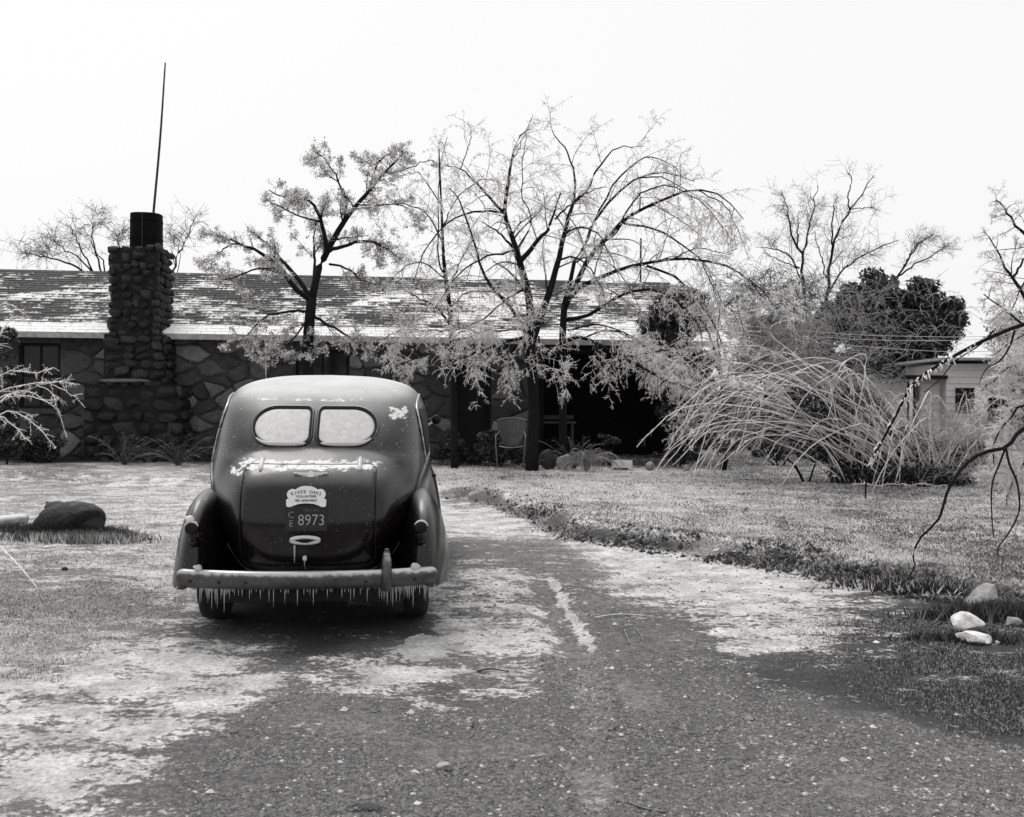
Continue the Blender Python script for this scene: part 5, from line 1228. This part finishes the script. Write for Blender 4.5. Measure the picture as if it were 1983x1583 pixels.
evergreen('low dark brush behind the drooping tips of the arching canes', [(1400, 868, 40, 22), (1470, 862, 60, 26), (1550, 865, 60, 26), (1630, 868, 60, 24)], 22.5, 307, 16000, .035, 'shrub', .25, 'shrub', mats=('dark_leaf', 'evergreen_frost'))
tangle('messy frosted stems around the sword leaved plant', 1770, 1960, 800, 940, 17.3, 405, 420, ln=(.3, .9))
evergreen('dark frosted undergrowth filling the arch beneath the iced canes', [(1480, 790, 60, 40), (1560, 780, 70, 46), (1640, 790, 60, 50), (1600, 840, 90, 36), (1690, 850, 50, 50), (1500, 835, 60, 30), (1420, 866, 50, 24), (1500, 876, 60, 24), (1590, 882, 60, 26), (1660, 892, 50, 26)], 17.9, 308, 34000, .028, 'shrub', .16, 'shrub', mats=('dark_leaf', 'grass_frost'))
tangle('twiggy iced undergrowth mixed through the arching canes', 1380, 1740, 740, 900, 18.0, 406, 380, ln=(.3, .8))
def bushes(lst, D0, seed):
    for k, (lab, lobes, n, fr) in enumerate(lst): evergreen(lab, lobes, D0, seed + k, n, .028, 'shrub', fr, 'shrub', mats=('dark_leaf', 'evergreen_frost'))
bushes([('dark low bush against the wall between the car roof and the doorway', [(870, 860, 34, 34), (900, 880, 40, 26)], 4500, .10), ('dark leafy bush at the foot of the forked tree', [(950, 865, 44, 34), (990, 880, 40, 28)], 6500, .16),
        ('low dark brush heap at the base of the chimney', [(240, 880, 80, 16), (340, 875, 60, 20)], 3500, .14), ('black shady brush under the left house window', [(70, 870, 80, 34)], 4500, .04), ('dark bush in the far corner of the porch bed', [(1290, 885, 46, 18), (1340, 880, 30, 22)], 3000, .10),
        ('small dark bush beside the round boulders in the porch bed', [(1180, 850, 30, 16)], 1200, .2)], 21.6, 320)
# weeping little shrub in front of the porch
rg = np.random.default_rng(108); D = 20.2; b0 = basept(1135, D); b = np.array(b0)
n = 90; ends = b + np.stack([rg.normal(0, .26, n), rg.normal(0, .2, n), rg.uniform(.0, .3, n)], -1); mid = b + (ends - b) * .45 + np.array([0, 0, 1.]) * rg.uniform(.25, .60, n)[:, None]
u = np.linspace(0, 1, 9)[None, :, None]; P_ = (1 - u) ** 2 * b + 2 * u * (1 - u) * (mid[:, None] + np.array([0, 0, .12])) + u ** 2 * ends[:, None]
G = [tubes(P_, np.full((n, 9), .0055), 3)]; uP, uR = spawn(P_, np.full((n, 9), .005), 1500, rg, .3, 1, (.04, .1), .6, -.3, .2, .2, 3, .8, .5, .003); G.append(tubes(uP, uR, 3))
t = thing('weeping_shrub', 'small pale weeping iced shrub at the edge of the porch bed', 'shrub', b0); V, F = merge(G); mk('iced_stems', V - b, F, 'ice_twig_dull', t, kind='stuff')
# brush at the chimney foot
rg = np.random.default_rng(109)
for (xx, lab, w_) in ((240, 'bare arching twigs in the bed in front of the chimney', 60), (345, 'tangle of thin twigs in the bed between chimney and car', 45), (1110, 'sprawling bare twigs in the dark porch bed right of the tree', 50)):
    D = 20.8; b0 = basept(xx, D); b = np.array(b0); n = 26
    ends = b + np.stack([rg.normal(0, .55, n), rg.normal(0, .3, n), rg.uniform(.1, .75, n)], -1); mid = (b + ends) / 2 + np.array([0, 0, .25])
    P_ = (1 - u) ** 2 * b + 2 * u * (1 - u) * mid[:, None] + u ** 2 * ends[:, None]
    G = [tubes(P_, np.full((n, 9), .006), 4)]; sP, sR = spawn(P_, np.full((n, 9), .006), 220, rg, .2, 1, (.1, .35), .6, .1, .08, .15, 5, .6, .5, .003); G.append(tubes(sP, sR, 3))
    t = thing('twiggy_shrub', lab, 'shrub', b0); V, F = merge(G); mk('stems', V - b, F, 'bark_icy', t, kind='stuff')

# --- arching cane shrub
rg = np.random.default_rng(110)
b0 = tuple(ground(1760, 938)); b = np.array(b0); DB = float((b - CAM) @ FWD)
t = thing('arching_shrub', 'big shrub of long iced canes arching left and down to the lawn', 'shrub', b0)
canes = []
def cane(tip, apex, base, r0=.010, r1=.0045, dep=None):
    dz = rg.uniform(-1.2, 1.0) if dep is None else dep
    p0 = at(base[0], base[1], DB + dz * .25); p3 = at(tip[0], tip[1], DB + dz); pa = at(apex[0], apex[1], DB + dz * .7)
    P_ = catmull([p0, p0 * .52 + pa * .48 + np.array([0, 0, .16]), pa, pa * .38 + p3 * .62 + np.array([0, 0, .30]), p3], 20)
    P_[:, 2] = np.maximum(P_[:, 2], .14); P_[1:] += np.cumsum(rg.normal(0, .014, (19, 3)), 0); canes.append((P_, taper(r0 * .95, r1 * .9, 20)))
cane((1288, 828), (1500, 735), (1730, 880), .014, .008, -.8); cane((1335, 930), (1420, 770), (1720, 880), .013, .007, -.9); cane((1510, 958), (1660, 822), (1750, 900), .014, .008, -1.0)
cane((1290, 745), (1480, 680), (1740, 890), .012, .006, .6); cane((1540, 645), (1490, 650), (1740, 880), .01, .006, .8); cane((1360, 800), (1520, 690), (1745, 890), .012, .006, .3)
for _ in range(66):
    ax = rg.uniform(1400, 1680); q = (1700 - ax) / 300
    ay = rg.uniform(685, 835) + 25 * q; tx = ax - rg.uniform(40, 190); ty = min(925, ay + rg.uniform(40, 170) * rg.uniform(.6, 1))
    cane((tx, ty), (ax, ay), (rg.uniform(1620, 1800), rg.uniform(865, 935)), rg.uniform(.009, .014), rg.uniform(.005, .0085))
for _ in range(26):
    bx_ = rg.uniform(1740, 1840); ax = bx_ + rg.uniform(-110, 120); ay = rg.uniform(750, 850); tx = ax + (ax - bx_) * rg.uniform(.3, 1.0); cane((tx, rg.uniform(860, 965)), (ax, ay), (bx_, rg.uniform(900, 940)), rg.uniform(.008, .012), .0055, rg.uniform(-1.3, .3))
cane((1660, 975), (1790, 800), (1810, 900), .013, .008, -1.3); cane((1700, 960), (1745, 810), (1790, 905), .013, .008, -1.3); cane((1725, 950), (1800, 760), (1800, 905), .013, .008, -1.2)
for P_, R_ in canes:
    V, F = tubes(P_[None], R_[None], 5, True); mk('cane', V - b, F, 'ice_twig', t)
CP = np.array([p for p, r in canes]); CR = np.array([r for p, r in canes])
sP, sR = spawn(CP, CR, 900, rg, .25, 1, (.12, .5), .4, -.1, .16, .12, 5, .5, .4, .003); sR = np.minimum(sR, .005)
uP, uR = spawn(CP, CR, 12000, rg, .2, 1, (.02, .06), .7, -.2, .1, .1, 2, .5, .5, .0022); uR = np.minimum(uR, .003)
V, F = merge([tubes(sP, sR, 3), tubes(uP, uR, 3)]); mk('iced_twigs', V - b, F, 'ice_twig_dull', t, kind='stuff')
# dark heart and stems
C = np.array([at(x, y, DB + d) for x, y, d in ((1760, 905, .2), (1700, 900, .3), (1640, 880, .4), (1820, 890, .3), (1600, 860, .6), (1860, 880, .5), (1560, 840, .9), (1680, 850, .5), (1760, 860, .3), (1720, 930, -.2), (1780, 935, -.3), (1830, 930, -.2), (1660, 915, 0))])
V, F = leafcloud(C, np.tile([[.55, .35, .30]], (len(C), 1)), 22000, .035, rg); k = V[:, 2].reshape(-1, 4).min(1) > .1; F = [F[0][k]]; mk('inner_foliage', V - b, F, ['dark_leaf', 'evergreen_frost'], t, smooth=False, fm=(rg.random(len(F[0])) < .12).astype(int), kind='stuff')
# sword-leaf clump
g0 = tuple(ground(1835, 925)); g = np.array(g0); t = thing('yucca', 'clump of stiff frosted sword shaped leaves right of the arching canes', 'plant', g0)
for _ in range(90):
    a = rg.uniform(0, 2 * math.pi); el = rg.uniform(.35, 1.35); L_ = rg.uniform(.55, 1.05); d = np.array([math.cos(a) * math.cos(el), math.sin(a) * math.cos(el), math.sin(el)])
    s_ = np.cross(d, [0, 0, 1.]); s_ /= np.linalg.norm(s_); w_ = .016; up_ = np.cross(s_, d)
    V = [-s_ * w_, s_ * w_, d * L_ * .5 + s_ * w_ * 1.1 - up_ * .0, d * L_ * .5 - s_ * w_ * 1.1, d * L_ + np.array([0, 0, -.12 * L_]), -up_ * .01 + d * L_ * .25, ]
    mk('leaf', V, [(0, 5, 3), (0, 1, 5), (1, 2, 5), (5, 2, 3), (3, 2, 4)], 'ice_twig_dull' if rg.random() < .45 else 'evergreen_frost', t, smooth=False)
# fallen iced twig along the front of it
P_ = np.array([at(x, y, DB - .9) for x, y in ((1650, 978), (1700, 968), (1745, 955), (1790, 950), (1835, 958))]); P_ = catmull(P_, 16); P_[:, 2] = np.maximum(P_[:, 2], .15) + rg.uniform(0, .05, 16)
V1 = tubes(P_[None], taper(.011, .006, 16)[None], 5, True); uP, uR = spawn(P_[None], taper(.01, .006, 16)[None], 60, rg, 0, 1, (.05, .15), .8, -.1, .2, .2, 5, .7, .5, .004)
V, F = merge([V1, tubes(uP, uR, 4)]); tag(mk('broken_branch', V, F, 'ice_twig'), 'iced broken twig with short side fingers lying below the arching canes', 'branch')
# left edge shrub branches in ice
rg = np.random.default_rng(111); D = 16.5; b0 = basept(-70, D); b = np.array(b0); t = thing('iced_shrub', 'bright iced shrub branches reaching in from the left edge', 'shrub', b0)
L = [LB(px, D, dd_, ra * .75, rb * .7, .006) for px, dd_, ra, rb in (([(-70, 880), (-40, 780), (10, 722), (70, 722), (104, 712)], -.6, .016, .007), ([(-70, 860), (-20, 770), (50, 745), (110, 740), (155, 745)], -.4, .016, .007), ([(-70, 870), (-10, 790), (30, 760), (65, 762), (112, 795)], -.8, .014, .006),
     ([(-70, 880), (0, 800), (50, 810), (85, 840), (108, 868)], -.8, .013, .006), ([(-70, 890), (-10, 810), (20, 820), (45, 845), (58, 856)], -1, .013, .006), ([(-70, 850), (0, 770), (40, 765), (90, 775), (115, 772)], -.2, .012, .006), ([(104, 712), (85, 725), (80, 745)], 0, .007, .005),
     ([(70, 745), (100, 760), (112, 790), (130, 845)], -.5, .009, .005), ([(-70, 860), (-30, 700), (5, 640), (30, 612), (60, 628)], .2, .016, .006), ([(-70, 860), (-40, 680), (-10, 600), (20, 590), (55, 615)], .5, .016, .006), ([(85, 745), (130, 735), (138, 725)], -.3, .008, .005), ([(100, 745), (140, 765), (165, 790)], -.3, .008, .004)
     )]
for P_, R_ in L:
    V, F = tubes(P_[None], R_[None], 6, True); mk('branch', V - b, F, 'ice_twig', t)
LP = np.array([p for p, r in L]); LR = np.array([r for p, r in L]); sP, sR = spawn(LP, LR, 130, rg, .3, 1, (.10, .4), .6, -.05, .12, .15, 5, .6, .5, .004)
uP, uR = spawn(np.vstack([LP[:, [4, 6, 8, 10, 13]], sP]), np.vstack([LR[:, [4, 6, 8, 10, 13]], sR]), 1500, rg, 0, 1, (.02, .07), .8, -.2, .2, .2, 3, .6, .5, .003); sR = np.minimum(sR, .004); uR = np.minimum(uR, .003)
V, F = merge([tubes(sP, sR, 4), tubes(uP, uR, 3)]); mk('iced_twigs', V - b, F, 'ice_twig', t, kind='stuff')

# ================================================================ GARAGE, WIRES, SMALL THINGS
DG = 33.0
def gx_(px): return at(px, 800, DG)[0]
def gzv(py): return at(1850, py, DG)[2]
gb = (gx_(1700), at(1700, 800, DG)[1], 0.0); gar = thing('garage', 'pale board sided garage with low roof behind the arching canes', 'garage', gb, math.radians(-3))
W1 = gx_(1808) - gx_(1700); W2 = gx_(1952) - gx_(1700); zt = gzv(735); zr = gzv(700)
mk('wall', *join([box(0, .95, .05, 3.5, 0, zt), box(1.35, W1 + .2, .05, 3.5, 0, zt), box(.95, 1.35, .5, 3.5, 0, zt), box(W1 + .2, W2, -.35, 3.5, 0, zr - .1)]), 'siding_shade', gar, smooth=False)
nb_ = 13
for k in range(nb_):
    z0 = .06 + k * (zr - .16) / nb_; h = (zr - .16) / nb_
    if z0 + h < zt:
        for x0, x1 in ((0, .93), (1.37, W1 + .18)):
            mk('siding_board', [(x0, .045, z0), (x1, .045, z0), (x0, -.002, z0 + .006), (x1, -.002, z0 + .006), (x0, .03, z0 + h), (x1, .03, z0 + h)], [(0, 2, 3, 1), (2, 4, 5, 3), (0, 4, 2), (1, 3, 5)], 'siding', gar, smooth=False)
    wx0, wx1 = gx_(1898) - gx_(1700), gx_(1948) - gx_(1700)
    for x0, x1 in (((W1 + .21), wx0 - .06), (wx1 + .06, W2)) if gzv(822) < z0 + h and z0 < gzv(765) else (((W1 + .21), W2),):
        if x1 > x0: mk('siding_board', [(x0, -.352, z0), (x1, -.352, z0), (x0, -.40, z0 + .006), (x1, -.40, z0 + .006), (x0, -.365, z0 + h), (x1, -.365, z0 + h)], [(0, 2, 3, 1), (2, 4, 5, 3), (0, 4, 2), (1, 3, 5)], 'siding', gar, smooth=False)
mk('roof', *join([box(-.3, W1 + .2, -.55, 3.7, zt + .02, zt + .11), box(W1 - .1, W2 + .25, -.8, 3.8, zr + .0, zr + .08)]), 'tin_roof', gar, smooth=False)
mk('fascia_board', *join([box(-.3, W1 + .19, -.58, -.552, zt - .02, zt + .108)]), 'wood_dark', gar, smooth=False)
w = mk('window', *join([box(wx0 - .05, wx0, -.40, -.34, gzv(822), gzv(765)), box(wx1, wx1 + .05, -.40, -.34, gzv(822), gzv(765)), box(wx0, wx1, -.40, -.34, gzv(770), gzv(765)), box(wx0, wx1, -.40, -.34, gzv(822), gzv(817)), box((wx0 + wx1) / 2 - .02, (wx0 + wx1) / 2 + .02, -.385, -.345, gzv(817), gzv(770))]), 'siding', gar, smooth=False)
mk('pane', *box(wx0, wx1, -.358, -.353, gzv(817), gzv(770)), 'glass_dark', w, smooth=False)
mk('window', *box(W1 + .5, W1 + 1.1, -.405, -.37, gzv(800), gzv(752)), 'glass_dark', gar, smooth=False)
mk('doorway', *box(.96, 1.34, .42, .48, 0, zt - .1), 'house_dark', gar, smooth=False)
mk('corner_post', *box(.86, .95, -.5, -.42, 0, zt + .015), 'white_paint', gar, smooth=False)
for k, (pts, lab) in enumerate(((((1330, 622), (1500, 636), (1650, 648), (1780, 652), (1900, 652), (2200, 640)), 'uppermost of three thin wires crossing before the evergreens'), (((1330, 628), (1500, 645), (1650, 657), (1780, 660), (1900, 658), (2200, 646)), 'middle of three thin wires crossing before the evergreens'), (((1330, 634), (1500, 655), (1650, 670), (1800, 680), (1900, 681), (2200, 676)), 'lowest of three thin wires crossing before the evergreens'))):
    P_ = catmull([at(x, y, 27.5 + .004 * (x - 1330)) for x, y in pts], 40); V, F = tube1(P_, .008, 5); tag(mk('power_line', V, F, 'wire'), lab, 'wire', 'wires over the back lawn')
P_ = [at(1240, 700, 27.5), at(1240, 580, 27.5), at(1241, 462, 27.5)]; P_ = [np.array([P_[0][0], P_[0][1], 0])] + P_; V, F = tube1(P_, .028, 7); tag(mk('vent_pole', V, F, 'iron'), 'thin dark upright pole behind the roof among the weeping boughs', 'pole')

# stump and log on the left lawn
s0 = ground(138, 1036); t = thing('tree_stump', 'dark squat tree stump with knobbly top on the left lawn', 'stump', s0)
V, F = blob(.35, .27, .21, 401, .16, 4, .92, 3); V[:, 2] += .17; mk('wood', V, F, 'stump_wood', t)
for x, y, z, a, b_, c in ((-.16, -.02, .30, .13, .11, .07), (.14, .02, .28, .12, .12, .06), (.24, -.06, .10, .14, .12, .12), (-.24, -.05, .10, .14, .12, .13)):
    V, F = blob(a, b_, c, int(abs(x) * 999), .12, 3); q = mk('root_knob', V, F, 'stump_wood', t); q.location = (x, y, z)
l0 = ground(-60, 1040); l1 = ground(48, 1018); V, F = tube1([np.array(l0) + [0, 0, .07], (np.array(l0) + np.array(l1)) / 2 + [0, 0, .09], np.array(l1) + [0, 0, .08]], [.085, .075, .055], 12, 10)
tag(mk('log', V, F, 'log_icy'), 'pale frosted log lying left of the dark stump', 'log')
def tuft(px, py, w_, n, h, lab, seed, mats=('grass_frost', 'grass_dark'), dark=.5):
    rg = np.random.default_rng(seed); c = np.array(ground(px, py)); V = []
    x = rg.normal(0, w_, n); y = rg.normal(0, w_ * .28, n); a = rg.uniform(0, 6.28, n); hh = h * rg.uniform(.4, 1.2, n); ww_ = .006 * rg.uniform(.7, 1.5, n); lx, ly = rg.normal(0, .45, n) * hh, rg.normal(0, .3, n) * hh
    V = np.stack([np.stack([x - np.cos(a) * ww_, y - np.sin(a) * ww_, x * 0], -1), np.stack([x + np.cos(a) * ww_, y + np.sin(a) * ww_, x * 0], -1), np.stack([x + lx, y + ly, hh], -1)], 1) + c
    mk('grass_tuft', V.reshape(-1, 3), [np.arange(3 * n).reshape(n, 3)], list(mats), smooth=False, fm=(rg.random(n) < dark).astype(int), kind='stuff')
tuft(150, 1050, .30, 2600, .10, '', 1, dark=.6); tuft(200, 1040, .12, 1500, .12, '', 12, ('grass_dark', 'grass_black'), .6); tuft(80, 1040, .10, 1200, .14, '', 13, ('grass_dark', 'grass_black'), .6); tuft(60, 1030, .3, 1300, .10, '', 2, ('grass_dark', 'grass_black'), .55); tuft(135, 1046, .3, 3000, .11, '', 3, ('grass_dark', 'grass_black'), .7)
tuft(1925, 1200, .22, 2600, .12, '', 4, ('grass_dark', 'grass_black'), .6); tuft(1880, 1240, .2, 1200, .05, '', 5, ('grass_dark', 'grass_black'), .7); tuft(1840, 1150, .35, 2500, .08, '', 6, ('grass_frost', 'grass_black'), .75)
# iced stick lying left
a0 = ground(-10, 1078); a1 = ground(35, 1110); a2 = ground(72, 1142)
V1 = tube1([np.array(q) + [0, 0, z] for q, z in ((a0, .14), (a1, .07), (a2, .015))], [.010, .008, .004], 6, 12)
tag(mk('iced_stick', *V1, 'ice_twig'), 'thin iced stick slanting down onto the left lawn edge', 'stick')
# rocks on the right
def rock(name, lab, px, py, size, seed, m_, cat='rock', sq=.8, rot=(0, 0, 0), dz=.0, sub=4, ro=.12):
    g = ground(px, py, dz); V, F = blob(*size, seed, ro, sub, sq, 16); o = mk(name, V, F, m_); o.location = g; o.rotation_euler = rot; tag(o, lab, cat); return o
rock('rock', 'grey slab of rock tilted up in the grass behind the two white stones', 1900, 1185, (.17, .08, .07), 501, 'grey_rock', rot=(.3, -.55, .2), dz=.10)
rock('rock', 'upper of the two bright white stones at the right drive edge', 1872, 1222, (.115, .07, .065), 502, 'white_rock', dz=.06, ro=.30, sq=.95, rot=(0, .25, .3))
rock('rock', 'lower flat bright white stone, nearest to the drive', 1890, 1245, (.13, .07, .045), 503, 'white_rock', dz=.030, ro=.28, sq=.95, rot=(0, .12, 0))
rock('pebble', 'single small pale pebble right of the flat white stone', 1932, 1248, (.016, .014, .014), 504, 'white_rock', dz=.01, sub=2)
rock('rock', 'small dull rock half hidden in grass at the right edge', 1962, 1212, (.06, .05, .04), 505, 'grey_rock', dz=.02)
rock('rock', 'small rounded rock alone on the bare drive near the bottom', 862, 1492, (.038, .025, .020), 506, 'grey_rock', dz=.014, sub=3)
# boulders and odds in the porch bed
def rock2(lab, px, py, D, size, seed, m_='stone_0'):
    p = at(px, py, D); z0 = float(gz(np.array(p[0]), np.array(p[1]))); V, F = blob(*size, seed, .10, 3, .85, 12); o = mk('boulder', V, F, m_); o.location = (p[0], p[1], z0 + size[2] * .75); tag(o, lab, 'rock')
rock2('large round boulder just right of the forked trunk', 1062, 890, 20.7, (.20, .16, .24), 511); rock2('boulder with icy flecks second from the forked trunk', 1092, 892, 20.6, (.17, .14, .20), 512, 'grey_rock'); rock2('dark boulder under the white box', 1205, 900, 20.9, (.24, .16, .12), 513, 'grey_rock'); rock2('low icy stone in the black shade right of the white box', 1258, 905, 20.8, (.12, .1, .10), 514, 'grey_rock'); rock2('last small stone in the shade at the right end of the porch bed', 1330, 905, 20.6, (.08, .07, .07), 515, 'grey_rock')
p = at(1205, 896, 20.75); bx0 = thing('white_box', 'small white open box standing on a boulder in the porch bed', 'box', (p[0], p[1], at(1205, 906, 20.75)[2]), .12)
for nm, bb in (('side', box(-.19, .19, -.10, -.085, 0, .15)), ('side', box(-.19, .19, .085, .10, 0, .15)), ('end', box(-.19, -.175, -.084, .084, 0, .15)), ('end', box(.175, .19, -.084, .084, 0, .15)), ('bottom', box(-.174, .174, -.084, .084, .003, .015))): mk(nm, *bb, 'box_white', bx0, smooth=False)
p = at(1755, 905, DB + .1); q = thing('pale_crate', 'pale crate half hidden in the black heart of the arching shrub', 'crate', (p[0], p[1], at(1755, 925, DB + .1)[2]), -.3)
for sx0, sx1 in ((-.13, -.02), (-.018, .08), (.082, .14)): mk('board', *box(sx0, sx1, -.10, -.085, 0, .28), 'box_white', q, smooth=False)
mk('board', *box(-.13, .14, -.084, .10, .0, .27), 'wood_grey', q, smooth=False)
# hanging pale boxes at the porch corner
p = at(1043, 720, 21.3); hb = thing('hanging_box', 'pair of small pale boxes hung at the porch corner behind the trunk', 'box', (p[0], p[1], p[2]), YAW)
mk('box', *box(-.14, -.015, -.06, .06, -.14, .15), 'wood_grey', hb, smooth=False); mk('box', *box(.0, .15, -.05, .06, -.14, .12), 'wood_grey', hb, smooth=False); V, F = tube1([(-.07, -.03, -.14), (-.06, -.03, -.25), (-.05, -.03, -.42)], [.035, .03, .006], 6, 6); mk('icicle', V, F, 'icicle_ice', hb)
mk('bracket', *box(-.02, .02, -.02, .02, .15, .75), 'iron', hb, smooth=False)
# shell-back metal lawn chair leaning against the wall
p = at(990, 835, 21.2); gzc = float(gz(np.array(p[0]), np.array(p[1]))); ch = thing('lawn_chair', 'round backed metal lawn chair with tubular arms against the stone wall by the door', 'chair', (p[0], p[1], gzc), YAW - .15)
u_ = np.linspace(-1, 1, 13); V = []
for k, z in enumerate(np.linspace(.46, 1.0, 7)):
    w_ = .30 * (1 - .55 * (1 - k / 6) ** 2) * 1.05
    for x in u_: V.append((x * w_, .20 + .10 * k / 6 - .10 * x * x, z + (.05 * (1 - x * x) if k == 6 else 0)))
F = [(j * 13 + i, j * 13 + i + 1, (j + 1) * 13 + i + 1, (j + 1) * 13 + i) for j in range(6) for i in range(12)]; bk = mk('backrest', V, F, 'chair_metal', ch)
V, F = tube1([(x * .315, .30 - .10 * x * x, 1.0 + .05 * (1 - x * x)) for x in u_], .014, 6); mk('rim', V, F, 'chair_pale', bk)
V = [(x * .25, y, .42 + .03 * x * x + .04 * abs(y)) for y in np.linspace(-.22, .2, 6) for x in u_]; F = [(j * 13 + i, j * 13 + i + 1, (j + 1) * 13 + i + 1, (j + 1) * 13 + i) for j in range(5) for i in range(12)]; mk('seat', V, F, 'chair_metal', ch)
for sx in (-1, 1):
    V, F = tube1([(sx * .24, .22, .78), (sx * .30, .0, .70), (sx * .31, -.22, .66), (sx * .30, -.30, .45), (sx * .27, -.24, .10), (sx * .26, -.05, .03), (sx * .26, .30, .03)], .014, 7, 30); mk('arm', V, F, 'chair_pale', ch)
# sticks and litter on the drive
def stick(lab, pts, r0, r1, m_='bark_icy', name='stick'):
    P_ = [np.array(ground(x, y, z)) for x, y, z in pts]; V, F = tube1(P_, [r0, r1], 6, 12); tag(mk(name, V, F, m_), lab, 'stick')
stick('thin pale stick lying across the middle of the drive', [(1152, 1200, .012), (1195, 1194, .014), (1250, 1196, .012)], .006, .004, 'log_icy')
stick('short dark stick pointing down the drive below the pale one', [(1208, 1222, .014), (1214, 1236, .012), (1218, 1250, .010)], .005, .004)
stick('little curled twig beside the short dark stick', [(1208, 1222, .02), (1225, 1221, .028), (1240, 1232, .012), (1246, 1246, .008)], .004, .003)
stick('dark twig on the ice patch below the car right corner', [(925, 1303, .010), (948, 1300, .014), (985, 1304, .010)], .008, .004)
stick('dark twig at the bottom edge right of the fallen leaf', [(1215, 1558, .008), (1250, 1570, .008), (1290, 1577, .006)], .003, .003)
g = ground(705, 1572, .012); V = [(-.075, .0, .0), (-.03, .018, .012), (.03, .020, .010), (.085, .004, .0), (.03, -.022, .008), (-.03, -.018, .010), (0, 0, .018)]
o = mk('fallen_leaf', V, [(0, 6, 1), (1, 6, 2), (2, 6, 3), (3, 6, 4), (4, 6, 5), (5, 6, 0)], 'stump_wood', smooth=False); o.location = g; tag(o, 'large dead leaf lying at the bottom edge of the drive', 'leaf')
for k, (x, y) in enumerate(((120, 929), (92, 975), (125, 1104))):
    g = ground(x, y, .01); V, F = blob(.03, .03, .018, 600 + k, .2, 1); o = mk('clod', V, F, 'soil', smooth=False); o.location = g; tag(o, ('small dark clod in the far left lawn', 'dark clod behind the stump', 'dark clod in front of the log')[k], 'clod')
